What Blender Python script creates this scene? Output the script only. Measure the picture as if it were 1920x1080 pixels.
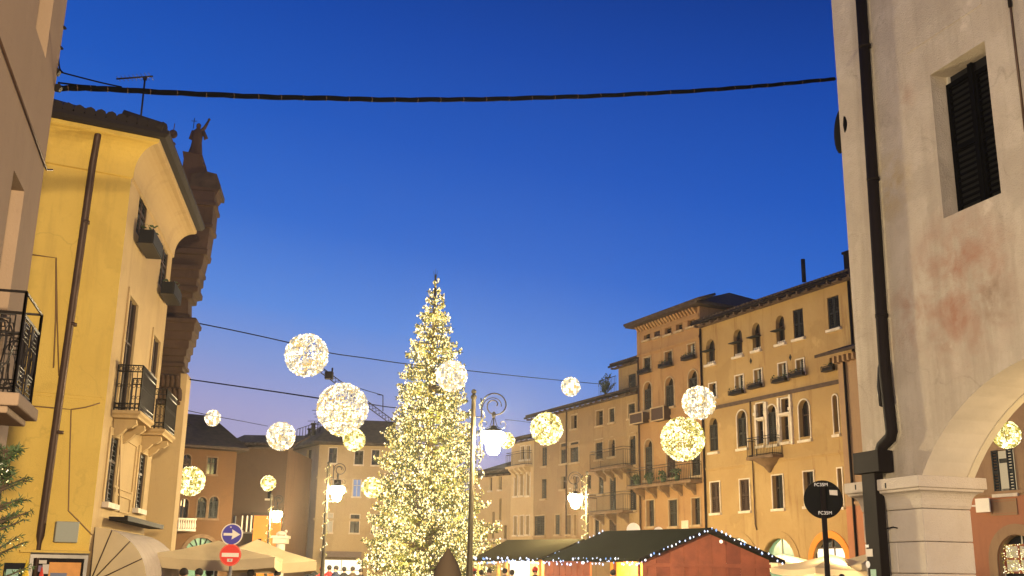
import bpy, bmesh, math, random
from mathutils import Vector, Matrix, geometry, noise
random.seed(7)
S = bpy.context.scene
COL = S.collection
for o in list(bpy.data.objects): bpy.data.objects.remove(o)

# ------------------------------------------------------------------ camera
F, CX, CY = 2000.0, 960.0, 540.0
CAM = Vector((0, 0, 1.6))
RM = (Matrix.Rotation(math.radians(105.0), 3, 'X') @ Matrix.Rotation(math.radians(0.9), 3, 'Z'))
cd = bpy.data.cameras.new('camera'); cam = bpy.data.objects.new('camera', cd); COL.objects.link(cam)
cam.matrix_world = Matrix.Translation(CAM) @ RM.to_4x4()
cd.sensor_width = 36; cd.lens = 36 * F / 1920; cd.clip_end = 2000; cd.clip_start = 0.05
S.camera = cam

# ------------------------------------------------------------------ dusk sky
w = bpy.data.worlds.new('World'); S.world = w; w.use_nodes = True
nt = w.node_tree; nt.nodes.clear()
wo = nt.nodes.new('ShaderNodeOutputWorld'); bg = nt.nodes.new('ShaderNodeBackground')
tc = nt.nodes.new('ShaderNodeTexCoord'); sx = nt.nodes.new('ShaderNodeSeparateXYZ')
nt.links.new(tc.outputs['Generated'], sx.inputs[0])
ad = nt.nodes.new('ShaderNodeMath'); ad.operation = 'MULTIPLY_ADD'; ad.inputs[1].default_value = 0.16
nt.links.new(sx.outputs['X'], ad.inputs[0]); nt.links.new(sx.outputs['Z'], ad.inputs[2])   # the west (left) stays lighter
cr = nt.nodes.new('ShaderNodeValToRGB'); nt.links.new(ad.outputs[0], cr.inputs[0])
stops = [(0.0, (.42, .34, .45)), (0.10, (.36, .35, .60)), (0.15, (.215, .31, .66)), (0.20, (.100, .25, .71)),
         (0.28, (.034, .150, .61)), (0.37, (.014, .098, .505)), (0.46, (.008, .065, .39)), (0.54, (.005, .040, .26)), (1.0, (.003, .015, .11))]
els = cr.color_ramp.elements
els[0].position, els[0].color = stops[0][0], (*stops[0][1], 1)
els[1].position, els[1].color = stops[-1][0], (*stops[-1][1], 1)
for p, c in stops[1:-1]:
    e = els.new(p); e.color = (*c, 1)
nt.links.new(cr.outputs[0], bg.inputs[0]); bg.inputs[1].default_value = 1.0
nt.links.new(bg.outputs[0], wo.inputs[0])
S.view_settings.view_transform = 'Standard'; S.view_settings.look = 'None'
S.view_settings.exposure = 0; S.view_settings.gamma = 1; S.view_settings.use_curve_mapping = False
S.render.engine = 'CYCLES'
S.cycles.sample_clamp_indirect = 4.0; S.cycles.sample_clamp_direct = 0

WARM = (1.0, .66, .30); WARM2 = (1.0, .74, .42)
def point(name, loc, power, col=WARM, r=.15):
    l = bpy.data.lights.new(name, 'POINT'); l.energy = power; l.color = col; l.shadow_soft_size = r
    o = bpy.data.objects.new(name, l); COL.objects.link(o); o.location = loc; return o
# street lighting of the alley the camera stands in (lamps just outside the view)
def spot(name, loc, aim, power, col, ang, r=.2, blend=.6):
    l = bpy.data.lights.new(name, 'SPOT'); l.energy = power; l.color = col; l.shadow_soft_size = r; l.spot_size = math.radians(ang); l.spot_blend = blend
    o = bpy.data.objects.new(name, l); COL.objects.link(o); o.location = loc
    o.rotation_euler = (Vector(aim) - Vector(loc)).to_track_quat('-Z', 'Y').to_euler(); return o
spot('alley_lamp_and_fill', (3.5, -7.0, 3.2), (-9.5, 21, 5.5), 28000, (1.0, .78, .49), 58, .4, .5)
spot('wall_lamp_light', (-3.3, 6.5, 3.6), (7.2, 16.5, 6.0), 6500, (1.0, .80, .52), 84, .25, .8)
point('alley_lamp_and_fill', (3.5, -7.0, 3.0), 5500, (1.0, .80, .52), .4)  # weak unseen fill, added to lift the pillar reveal
# low light of the cafe front on the left of the square's mouth and of the arcade on the right
point('arcade_lamp_light', (10.6, 16.2, 3.2), 420, (1.0, .72, .36), .15)

# ------------------------------------------------------------------ pixel <-> place helpers
def ray(x, y):
    d = RM @ Vector(((x - CX) / F, -(y - CY) / F, -1.0)); return d / d.y
def atY(x, y, Y): return CAM + ray(x, y) * Y
def atZ(x, y, z):
    d = ray(x, y); return CAM + d * ((z - 1.6) / d.z)
def proj(p):
    q = RM.transposed() @ (Vector(p) - CAM); return CX + F * q.x / -q.z, CY - F * q.y / -q.z
class PL:
    """a vertical wall plane: origin, azimuth of its u axis, n = outward normal"""
    def __init__(s, o, a):
        s.o = Vector((o[0], o[1], 0)); a = math.radians(a)
        s.t = Vector((math.sin(a), math.cos(a), 0)); s.n = Vector((math.cos(a), -math.sin(a), 0))
    def uv(s, x, y):
        d = ray(x, y); k = s.n.dot(s.o - CAM) / s.n.dot(d); p = CAM + d * k
        return (p - s.o).dot(s.t), p.z
    def w(s, u, z, d=0): return s.o + s.t * u + s.n * d + Vector((0, 0, z))

# ------------------------------------------------------------------ objects
WL = {}
def tag(o, label=None, cat=None, group=None, kind=None):
    if label: o['label'] = label
    if cat: o['category'] = cat
    if group: o['group'] = group
    if kind: o['kind'] = kind
    return o
def empty(name, loc, label=None, cat=None, group=None, kind=None):
    o = bpy.data.objects.new(name, None); COL.objects.link(o); o.location = loc; o.empty_display_size = .3
    WL[o] = Vector(loc); return tag(o, label, cat, group, kind)
def link(name, me, parent=None, loc=None):
    o = bpy.data.objects.new(name, me); COL.objects.link(o)
    pw = WL[parent] if parent else Vector((0, 0, 0))
    lw = Vector(loc) if loc is not None else pw.copy()
    if parent: o.parent = parent
    o.location = lw - pw; WL[o] = lw; return o
def copy_tree(src, loc, rz=0):
    r = src.copy(); COL.objects.link(r); r.location = loc; r.rotation_euler = (0, 0, rz)
    for ch in [c for c in src.children]:
        c = ch.copy(); COL.objects.link(c); c.parent = r
        for g in ch.children:
            d = g.copy(); COL.objects.link(d); d.parent = c
    return r
class MB:
    def __init__(s): s.v = []; s.f = []; s.sm = []
    def poly(s, pts, smooth=False):
        b = len(s.v); s.v += [Vector(p) for p in pts]; s.f.append(tuple(range(b, b + len(pts)))); s.sm.append(smooth); return s
    def hexa(s, c):
        b = len(s.v); s.v += [Vector(p) for p in c]
        for q in ((0, 3, 2, 1), (4, 5, 6, 7), (0, 1, 5, 4), (1, 2, 6, 5), (2, 3, 7, 6), (3, 0, 4, 7)):
            s.f.append(tuple(b + i for i in q)); s.sm.append(False)
        return s
    def box(s, c, h, rz=0):
        c = Vector(c); R = Matrix.Rotation(rz, 3, 'Z')
        pts = [c + R @ Vector((x * h[0], y * h[1], z * h[2])) for z in (-1, 1) for x, y in ((-1, -1), (1, -1), (1, 1), (-1, 1))]
        return s.hexa(pts)
    def pbox(s, pl, u0, u1, z0, z1, d0, d1):
        if u0 > u1: u0, u1 = u1, u0
        if d0 > d1: d0, d1 = d1, d0
        return s.hexa([pl.w(u, z, d) for z in (z0, z1) for u, d in ((u0, d1), (u1, d1), (u1, d0), (u0, d0))])
    def tube(s, pts, r, n=8, cap=True):
        pts = [Vector(p) for p in pts]; rings = []
        rs = r if isinstance(r, (list, tuple)) else [r] * len(pts)
        up = None
        for i, p in enumerate(pts):
            t = (pts[min(i + 1, len(pts) - 1)] - pts[max(i - 1, 0)])
            if t.length < 1e-9: t = Vector((0, 0, 1))
            t.normalize()
            if up is None:
                up = Vector((0, 0, 1)) if abs(t.z) < .9 else Vector((1, 0, 0))
            a = t.cross(up)
            if a.length < 1e-4: a = t.cross(Vector((0, 1, 0)))
            a.normalize(); c = a.cross(t); up = c
            b = len(s.v)
            for k in range(n):
                q = 2 * math.pi * k / n; s.v.append(p + (a * math.cos(q) + c * math.sin(q)) * rs[i])
            rings.append(b)
        for i in range(len(rings) - 1):
            for k in range(n):
                k2 = (k + 1) % n
                s.f.append((rings[i] + k, rings[i] + k2, rings[i + 1] + k2, rings[i + 1] + k)); s.sm.append(n > 5)
        if cap:
            s.f.append(tuple(rings[0] + k for k in range(n))[::-1]); s.sm.append(False)
            s.f.append(tuple(rings[-1] + k for k in range(n))); s.sm.append(False)
        return s
    def lathe(s, c, prof, n=16, a0=0, a1=2 * math.pi):
        c = Vector(c); full = abs(a1 - a0 - 2 * math.pi) < 1e-6; m = n if full else n + 1
        b = len(s.v)
        for r, z in prof:
            for k in range(m):
                q = a0 + (a1 - a0) * k / n; s.v.append(c + Vector((r * math.cos(q), r * math.sin(q), z)))
        for i in range(len(prof) - 1):
            for k in range(n):
                k2 = (k + 1) % m
                s.f.append((b + i * m + k, b + i * m + k2, b + (i + 1) * m + k2, b + (i + 1) * m + k)); s.sm.append(True)
        return s
    def sphere(s, c, r, seg=12, rings=8, sc=(1, 1, 1)):
        c = Vector(c); b = len(s.v); s.v.append(c + Vector((0, 0, -r * sc[2])))
        for i in range(1, rings):
            p = math.pi * i / rings
            for k in range(seg):
                q = 2 * math.pi * k / seg
                s.v.append(c + Vector((r * sc[0] * math.sin(p) * math.cos(q), r * sc[1] * math.sin(p) * math.sin(q), -r * sc[2] * math.cos(p))))
        t = len(s.v); s.v.append(c + Vector((0, 0, r * sc[2])))
        for k in range(seg):
            k2 = (k + 1) % seg
            s.f.append((b, b + 1 + k2, b + 1 + k)); s.sm.append(True)
            for i in range(rings - 2):
                A = b + 1 + i * seg; B = A + seg
                s.f.append((A + k, A + k2, B + k2, B + k)); s.sm.append(True)
            A = b + 1 + (rings - 2) * seg; s.f.append((A + k, A + k2, t)); s.sm.append(True)
        return s
    OV = [Vector(v) for v in ((1, 0, 0), (-1, 0, 0), (0, 1, 0), (0, -1, 0), (0, 0, 1), (0, 0, -1))]
    OF = ((0, 2, 4), (2, 1, 4), (1, 3, 4), (3, 0, 4), (2, 0, 5), (1, 2, 5), (3, 1, 5), (0, 3, 5))
    def octa(s, c, r, sz=1.0):
        b = len(s.v)
        for v in MB.OV: s.v.append(c + Vector((v.x * r, v.y * r, v.z * r * sz)))
        for f in MB.OF: s.f.append((b + f[0], b + f[1], b + f[2])); s.sm.append(True)
    def prism(s, poly, off):
        """poly: list of 3D points (planar), extruded by vector off"""
        n = len(poly); b = len(s.v); s.v += [Vector(p) for p in poly] + [Vector(p) + off for p in poly]
        s.f.append(tuple(range(b, b + n))[::-1]); s.f.append(tuple(range(b + n, b + 2 * n))); s.sm += [False, False]
        for i in range(n):
            j = (i + 1) % n; s.f.append((b + i, b + j, b + n + j, b + n + i)); s.sm.append(False)
        return s
    def sweep(s, path, prof, closed=False, caps=True):
        """path: xy points; prof: (out, z); out is to the right of travel"""
        P = [Vector((p[0], p[1], 0)) for p in path]; n = len(P); rings = []
        for i in range(n):
            d0 = (P[i] - P[i - 1]) if (i > 0 or closed) else None
            d1 = (P[(i + 1) % n] - P[i]) if (i < n - 1 or closed) else None
            ns = []
            for d in (d0, d1):
                if d is not None: d = d.normalized(); ns.append(Vector((d.y, -d.x, 0)))
            if len(ns) == 2:
                m = ns[0] + ns[1]; m.normalize(); m = m / max(.3, m.dot(ns[0]))
            else: m = ns[0]
            b = len(s.v)
            for o_, z in prof: s.v.append(P[i] + m * o_ + Vector((0, 0, z)))
            rings.append(b)
        k = len(prof)
        for i in range(n if closed else n - 1):
            a, c = rings[i], rings[(i + 1) % n]
            for j in range(k - 1):
                s.f.append((a + j, c + j, c + j + 1, a + j + 1)); s.sm.append(False)
        if caps and not closed:
            s.f.append(tuple(rings[0] + j for j in range(k))); s.f.append(tuple(rings[-1] + j for j in range(k))[::-1]); s.sm += [False, False]
        return s
    def build(s, name, mat, parent=None, loc=None, fix=True, bevel=0):
        lw = Vector(loc) if loc is not None else (WL[parent] if parent else Vector((0, 0, 0)))
        me = bpy.data.meshes.new(name)
        me.from_pydata([tuple(v - lw) for v in s.v], [], s.f)
        me.polygons.foreach_set('use_smooth', s.sm)
        me.materials.append(mat)
        if fix:
            bm = bmesh.new(); bm.from_mesh(me); bmesh.ops.recalc_face_normals(bm, faces=bm.faces); bm.to_mesh(me); bm.free()
        me.update()
        o = link(name, me, parent, lw)
        if bevel:
            m = o.modifiers.new('bevel', 'BEVEL'); m.width = bevel; m.segments = 2; m.limit_method = 'ANGLE'
        return o

# ------------------------------------------------------------------ materials
def newmat(name):
    m = bpy.data.materials.new(name); m.use_nodes = True; return m, m.node_tree, m.node_tree.nodes['Principled BSDF']
def simple(name, col, rough=.7, metal=0, bump=0, bscale=30, var=0.0, vscale=4, spec=.35):
    m, t, b = newmat(name)
    b.inputs['Base Color'].default_value = (*col, 1); b.inputs['Roughness'].default_value = rough; b.inputs['Metallic'].default_value = metal
    b.inputs['Specular IOR Level'].default_value = spec
    if var or bump:
        tc = t.nodes.new('ShaderNodeTexCoord')
    if var:
        n = t.nodes.new('ShaderNodeTexNoise'); n.inputs['Scale'].default_value = vscale; n.inputs['Detail'].default_value = 6
        t.links.new(tc.outputs['Object'], n.inputs['Vector'])
        mr = t.nodes.new('ShaderNodeMapRange'); mr.inputs[1].default_value = .3; mr.inputs[2].default_value = .7
        mr.inputs[3].default_value = 1 - var; mr.inputs[4].default_value = 1 + var * .6
        t.links.new(n.outputs[0], mr.inputs[0])
        hs = t.nodes.new('ShaderNodeHueSaturation'); hs.inputs['Color'].default_value = (*col, 1)
        t.links.new(mr.outputs[0], hs.inputs['Value']); t.links.new(hs.outputs[0], b.inputs['Base Color'])
    if bump:
        n2 = t.nodes.new('ShaderNodeTexNoise'); n2.inputs['Scale'].default_value = bscale; n2.inputs['Detail'].default_value = 5
        t.links.new(tc.outputs['Object'], n2.inputs['Vector'])
        bp = t.nodes.new('ShaderNodeBump'); bp.inputs['Strength'].default_value = bump; bp.inputs['Distance'].default_value = .02
        t.links.new(n2.outputs[0], bp.inputs['Height']); t.links.new(bp.outputs[0], b.inputs['Normal'])
    return m
def stucco(name, c1, c2, c3, streak=.35, blotch=.5, scale=.35, bump=.25, thr=.58, patch=None, crack=0):
    """c1 plaster, c2 weathered tone, c3 stain tone"""
    m, t, b = newmat(name); N, L = t.nodes.new, t.links.new
    b.inputs['Roughness'].default_value = .92; b.inputs['Specular IOR Level'].default_value = .15
    tc = N('ShaderNodeTexCoord')
    def nz(sc, det=7, rough=.6, vec=None, dist=0):
        n = N('ShaderNodeTexNoise'); n.inputs['Scale'].default_value = sc; n.inputs['Detail'].default_value = det
        n.inputs['Roughness'].default_value = rough; n.inputs['Distortion'].default_value = dist
        L(vec if vec else tc.outputs['Object'], n.inputs['Vector']); return n.outputs[0]
    def rng(v, a, c, lo=0., hi=1.):
        r = N('ShaderNodeMapRange'); r.inputs[1].default_value = a; r.inputs[2].default_value = c
        r.inputs[3].default_value = lo; r.inputs[4].default_value = hi; L(v, r.inputs[0]); return r.outputs[0]
    def mix(f, a, c):
        x = N('ShaderNodeMix'); x.data_type = 'RGBA'; L(f, x.inputs[0])
        for s_, v in ((6, a), (7, c)):
            if isinstance(v, tuple): x.inputs[s_].default_value = (*v, 1)
            else: L(v, x.inputs[s_])
        return x.outputs[2]
    col = mix(rng(nz(scale, 9, .65, dist=.6), .5 - .22, .5 + .22, 0, blotch * 1.4), c1, c2)
    mp = N('ShaderNodeMapping'); mp.inputs['Scale'].default_value = (1.6, 1.6, .16); L(tc.outputs['Object'], mp.inputs[0])
    col = mix(rng(nz(1.0, 8, .7, mp.outputs[0]), thr - .04, thr + .16, 0, streak), col, c3)
    col = mix(rng(nz(5.5, 6, .7), .55, .78, 0, .3), col, c3)
    col = mix(rng(nz(.42, 6, .5), .585, .605, 0, blotch * .38), col, tuple(x * .80 for x in c2))
    col = mix(rng(nz(.9, 8, .6), .66, .70, 0, blotch * .5), col, tuple(x * 1.2 for x in c1))
    if patch:
        for (loc, rad, pc, am) in patch:
            vd = N('ShaderNodeVectorMath'); vd.operation = 'DISTANCE'; L(tc.outputs['Object'], vd.inputs[0]); vd.inputs[1].default_value = loc
            f0 = rng(vd.outputs['Value'], rad, rad * .35)
            f1 = rng(nz(1.7, 9, .62, dist=.3), .40, .66)
            mu = N('ShaderNodeMath'); mu.operation = 'MULTIPLY'; L(f0, mu.inputs[0]); L(f1, mu.inputs[1])
            mu2 = N('ShaderNodeMath'); mu2.operation = 'MULTIPLY'; L(mu.outputs[0], mu2.inputs[0]); mu2.inputs[1].default_value = am
            col = mix(mu2.outputs[0], col, pc)
    if crack:
        wv = N('ShaderNodeTexNoise'); wv.inputs['Scale'].default_value = 1.3; wv.inputs['Detail'].default_value = 6; L(tc.outputs['Object'], wv.inputs['Vector'])
        va = N('ShaderNodeVectorMath'); va.operation = 'MULTIPLY_ADD'; L(wv.outputs['Color'], va.inputs[0]); va.inputs[1].default_value = (.9, .9, .9); L(tc.outputs['Object'], va.inputs[2])
        vo = N('ShaderNodeTexVoronoi'); vo.feature = 'DISTANCE_TO_EDGE'; vo.inputs['Scale'].default_value = .55; L(va.outputs[0], vo.inputs['Vector'])
        f0 = rng(vo.outputs['Distance'], .012, .0); f1 = rng(nz(.7, 4), .5, .62)
        mu = N('ShaderNodeMath'); mu.operation = 'MULTIPLY'; L(f0, mu.inputs[0]); L(f1, mu.inputs[1])
        m3 = N('ShaderNodeMath'); m3.operation = 'MULTIPLY'; L(mu.outputs[0], m3.inputs[0]); m3.inputs[1].default_value = crack
        col = mix(m3.outputs[0], col, tuple(x * .45 for x in c3))
        fl = rng(nz(9, 5, .8), .68, .74); m4 = N('ShaderNodeMath'); m4.operation = 'MULTIPLY'; L(fl, m4.inputs[0]); m4.inputs[1].default_value = crack * .8
        col = mix(m4.outputs[0], col, tuple(x * .6 for x in c3))
    L(col, b.inputs['Base Color'])
    bp = N('ShaderNodeBump'); bp.inputs['Strength'].default_value = bump; bp.inputs['Distance'].default_value = .03
    ad = N('ShaderNodeMath'); ad.operation = 'MULTIPLY_ADD'; L(nz(3.2, 8, .65), ad.inputs[0]); ad.inputs[1].default_value = 1.5; L(nz(38, 3, .6), ad.inputs[2])
    L(ad.outputs[0], bp.inputs['Height']); L(bp.outputs[0], b.inputs['Normal'])
    return m
def emit(name, col, st, sample=False):
    m, t, b = newmat(name); t.nodes.remove(b)
    e = t.nodes.new('ShaderNodeEmission'); e.inputs[0].default_value = (*col, 1); e.inputs[1].default_value = st
    t.links.new(e.outputs[0], t.nodes['Material Output'].inputs[0])
    if not sample: m.cycles.emission_sampling = 'NONE'
    return m
def emit_var(name, st, cols, scale=9):
    """bulb colours that vary from bulb to bulb"""
    m, t, b = newmat(name); t.nodes.remove(b)
    e = t.nodes.new('ShaderNodeEmission'); tc = t.nodes.new('ShaderNodeTexCoord')
    n = t.nodes.new('ShaderNodeTexWhiteNoise'); n.noise_dimensions = '3D'
    sn = t.nodes.new('ShaderNodeVectorMath'); sn.operation = 'SNAP'; sn.inputs[1].default_value = (1 / scale,) * 3
    t.links.new(tc.outputs['Object'], sn.inputs[0]); t.links.new(sn.outputs[0], n.inputs['Vector'])
    r = t.nodes.new('ShaderNodeValToRGB'); r.color_ramp.interpolation = 'CONSTANT'
    es = r.color_ramp.elements
    es[0].position, es[0].color = 0, (*cols[0][1], 1); es[1].position, es[1].color = cols[1][0], (*cols[1][1], 1)
    for p, c in cols[2:]:
        q = es.new(p); q.color = (*c, 1)
    t.links.new(n.outputs['Value'], r.inputs[0]); t.links.new(r.outputs[0], e.inputs[0]); e.inputs[1].default_value = st
    t.links.new(e.outputs[0], t.nodes['Material Output'].inputs[0]); m.cycles.emission_sampling = 'NONE'
    return m
M = {}
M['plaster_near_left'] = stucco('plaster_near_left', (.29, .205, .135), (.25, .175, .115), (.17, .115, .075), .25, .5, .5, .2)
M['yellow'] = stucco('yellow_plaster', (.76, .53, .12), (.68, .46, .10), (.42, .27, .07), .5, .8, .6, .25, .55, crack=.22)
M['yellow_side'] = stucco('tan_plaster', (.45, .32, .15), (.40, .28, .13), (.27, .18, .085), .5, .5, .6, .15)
M['wall_right'] = stucco('lime_plaster', (.52, .44, .35), (.46, .38, .29), (.32, .25, .18), .30, .9, .55, .45, .56)
M['D'] = stucco('ochre_plaster', (.42, .29, .125), (.35, .225, .09), (.20, .105, .04), .95, 1.0, .3, .2)
M['C'] = stucco('terracotta_plaster', (.37, .225, .095), (.31, .175, .078), (.17, .09, .035), .95, 1.0, .3, .2)
M['B'] = stucco('faded_orange_plaster', (.32, .22, .105), (.27, .178, .09), (.16, .09, .045), .95, 1.0, .3, .2)
M['B2'] = stucco('pale_ochre_plaster', (.50, .38, .21), (.44, .32, .18), (.30, .21, .12), .4, .7, .3, .2)
M['E'] = stucco('brick_red_plaster', (.33, .215, .115), (.29, .18, .10), (.18, .10, .06), .6, .8, .4, .2)
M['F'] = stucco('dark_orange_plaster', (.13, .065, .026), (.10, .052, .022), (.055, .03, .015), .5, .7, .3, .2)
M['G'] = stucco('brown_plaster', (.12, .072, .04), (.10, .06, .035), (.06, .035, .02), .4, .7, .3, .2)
M['H'] = stucco('greige_plaster', (.45, .34, .19), (.39, .29, .16), (.26, .18, .10), .5, .7, .3, .2)
M['orange'] = stucco('bright_orange_plaster', (.75, .27, .05), (.7, .22, .04), (.5, .15, .04), .3, .5, .8, .15)
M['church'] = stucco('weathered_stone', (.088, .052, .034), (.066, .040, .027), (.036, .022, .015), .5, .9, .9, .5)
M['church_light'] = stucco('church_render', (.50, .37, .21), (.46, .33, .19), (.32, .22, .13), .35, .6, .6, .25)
M['Ebrick'] = simple('old_brick', (.20, .10, .06), .9, bump=.4, var=.35, vscale=5)
M['pilaster'] = stucco('istrian_stone', (.58, .51, .41), (.52, .44, .34), (.36, .27, .18), .35, .8, .9, .5)
M['trim_dim'] = simple('dull_stone_trim', (.40, .29, .16), .85, var=.2, vscale=3)
M['slab'] = simple('dark_brown_stone', (.17, .105, .055), .9, bump=.3, var=.3, vscale=3)  # darker brown than the other stone trim, varied at random
M['trim'] = simple('white_stone_trim', (.62, .53, .40), .8, var=.2, vscale=3)
M['roof'] = simple('dark_roof_tiles', (.060, .038, .024), .9, bump=.5, bscale=6, var=.4, vscale=3)
M['roof_dark'] = simple('tarred_gutter', (.022, .016, .013), .9)
M['eave'] = simple('eave_wood', (.10, .065, .045), .85, var=.3)
M['glass'] = simple('dark_window_glass', (.010, .011, .013), .10, spec=.5)
M['dark'] = simple('dark_interior', (.008, .008, .009), .8)
M['pitch'] = simple('dead_black', (.003, .003, .0035), 1.0, spec=.05)  # near-black: darkness of the window recess put into the colour
M['shutter_dark'] = simple('dark_green_shutter', (.011, .012, .010), .7, var=.2)
M['shutter_brown'] = simple('brown_shutter', (.050, .026, .014), .65, var=.2)
M['shutter_grey'] = simple('grey_green_shutter', (.030, .028, .019), .7, var=.2)
M['frame'] = simple('white_window_frame', (.50, .46, .38), .6)
M['iron'] = simple('wrought_iron', (.018, .014, .012), .5, .4)
M['lamp_iron'] = simple('lamp_post_iron', (.065, .05, .025), .55, .3, var=.2)
M['pipe'] = simple('brown_downpipe', (.070, .038, .022), .5, .3, var=.2)
M['pipe_dark'] = simple('dark_downpipe', (.014, .010, .009), .7, 0, var=.15, spec=.08)
M['cable'] = simple('black_cable', (.003, .003, .004), .9, spec=.03)
M['cable_brown'] = simple('painted_cable', (.22, .13, .05), .7)
M['steel'] = simple('galvanised_steel', (.22, .20, .17), .45, .7, var=.15)
M['grey_box'] = simple('grey_green_enamel', (.34, .35, .26), .55)
M['canvas'] = simple('beige_canvas', (.60, .47, .26), .85, bump=.15, bscale=5, var=.12, vscale=1.5)
M['canvas_dark'] = simple('taupe_canvas', (.33, .26, .20), .85, bump=.15, bscale=5, var=.12)
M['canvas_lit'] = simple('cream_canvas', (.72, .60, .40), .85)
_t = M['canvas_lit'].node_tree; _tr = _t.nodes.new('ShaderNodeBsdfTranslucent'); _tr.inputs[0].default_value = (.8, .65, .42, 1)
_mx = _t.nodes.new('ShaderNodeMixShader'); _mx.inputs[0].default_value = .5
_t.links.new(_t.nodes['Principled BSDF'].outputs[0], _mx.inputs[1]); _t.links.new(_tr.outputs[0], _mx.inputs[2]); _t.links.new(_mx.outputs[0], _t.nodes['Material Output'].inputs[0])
M['needle'] = simple('fir_needles', (.085, .095, .020), .7, var=.5, vscale=3)
M['bark'] = simple('bark', (.06, .04, .025), .9, bump=.4)
M['leaf'] = simple('plant_leaves', (.05, .08, .03), .7, var=.5, vscale=8)
M['roof_felt'] = simple('dark_green_roof_felt', (.022, .024, .014), .85, bump=.1, bscale=8, var=.15, vscale=1, spec=.05)
M['stall_red'] = simple('rust_red_boards', (.30, .075, .030), .65, bump=.3, bscale=12, var=.25, vscale=2.5)
M['stall_red2'] = simple('darker_rust_boards', (.23, .055, .025), .7, bump=.3, bscale=12, var=.25, vscale=2.5)
M['stall_orange'] = simple('orange_pine_boards', (.75, .33, .07), .6, bump=.15, bscale=10, var=.2, vscale=3)
M['stall_white'] = simple('stall_white_counter', (.8, .78, .68), .6)
M['white'] = simple('white_paint', (.8, .78, .74), .5)
M['sign_red'] = simple('sign_red', (.72, .035, .02), .4)
M['sign_blue'] = simple('sign_blue', (.06, .045, .32), .4)
M['sign_cream'] = simple('sign_cream', (.78, .70, .55), .45)
M['sign_back'] = simple('sign_back_dark', (.004, .004, .004), .8, spec=.15)
M['sticker'] = simple('pale_sticker', (.62, .55, .45), .6)
M['sticker_green'] = simple('green_sticker', (.30, .50, .36), .5)
M['green_glass'] = simple('green_fanlight_glass', (.16, .30, .22), .2)
M['skin'] = simple('skin', (.45, .26, .18), .6)
for k, c in dict(navy=(.02, .025, .05), black=(.012, .012, .012), red=(.35, .02, .02), brown=(.045, .028, .014), grey=(.10, .09, .085), olive=(.05, .055, .03)).items():
    M['coat_' + k] = simple('coat_' + k, c, .85)
M['hair'] = simple('dark_hair', (.02, .013, .009), .7)
M['lit_warm'] = emit('lit_room_warm', (1.0, .72, .34), 2.0)
M['lit_white'] = emit('lit_shop_white', (1.0, .88, .62), 1.8)
M['lit_curtain'] = emit('lit_curtain', (1.0, .75, .42), .55)
M['lit_blue'] = emit('lit_blue_window', (.28, .38, .62), .75)
M['lamp_glass'] = emit('lamp_glass', (1.0, .80, .46), 1600, True)
M['bulb_tree'] = emit_var('tree_bulbs', 1.0, [(0, (2.2, 1.8, .80)), (.26, (1.1, .83, .20)), (.52, (.68, .46, .06)), (.70, (3.4, 2.8, 1.7)), (.84, (.38, .26, .035))], 9)
M['bulb_white'] = emit_var('white_bulbs', 1.0, [(0, (2.6, 2.2, 1.5)), (.40, (.95, .80, .52)), (.68, (.50, .44, .34)), (.84, (1.0, .66, .22))], 9)
M['bulb_warm'] = emit_var('warm_bulbs', 1.0, [(0, (2.0, 1.75, .8)), (.36, (.95, .76, .18)), (.62, (.48, .38, .06)), (.84, (2.8, 2.5, 1.7))], 9)
M['bulb_blue'] = emit_var('blue_white_bulbs', 1.0, [(0, (1.6, 1.8, 2.4)), (.6, (.35, .62, 1.2)), (.85, (2.4, 2.4, 2.4))], 5)
M['wire_gold'] = simple('wire_cage', (.22, .17, .08), .5, .5)
M['paving'] = simple('piazza_paving', (.16, .13, .11), .75, bump=.3, bscale=4, var=.3, vscale=.6)

# ------------------------------------------------------------------ ground
g = MB(); g.poly([(-75, -25, 0), (75, -25, 0), (75, 125, 0), (-75, 125, 0)])
tag(g.build('ground', M['paving'], loc=(0, 0, 0), fix=False), kind='structure')

# thin, added haze volume imitating lens glare round the lamps
hz = MB().hexa([(x, y, z) for z in (-1, 21) for x, y in ((-80, -30), (80, -30), (80, 130), (-80, 130))])
hm = bpy.data.materials.new('glare_haze'); hm.use_nodes = True; hn = hm.node_tree; hn.nodes.remove(hn.nodes['Principled BSDF'])
pv = hn.nodes.new('ShaderNodeVolumePrincipled'); pv.inputs['Color'].default_value = (.95, .93, .9, 1); pv.inputs['Density'].default_value = .0004; pv.inputs['Anisotropy'].default_value = .72
hn.links.new(pv.outputs[0], hn.nodes['Material Output'].inputs['Volume'])
tag(hz.build('glare_haze', hm, loc=(0, 0, 0)), kind='stuff')

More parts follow.
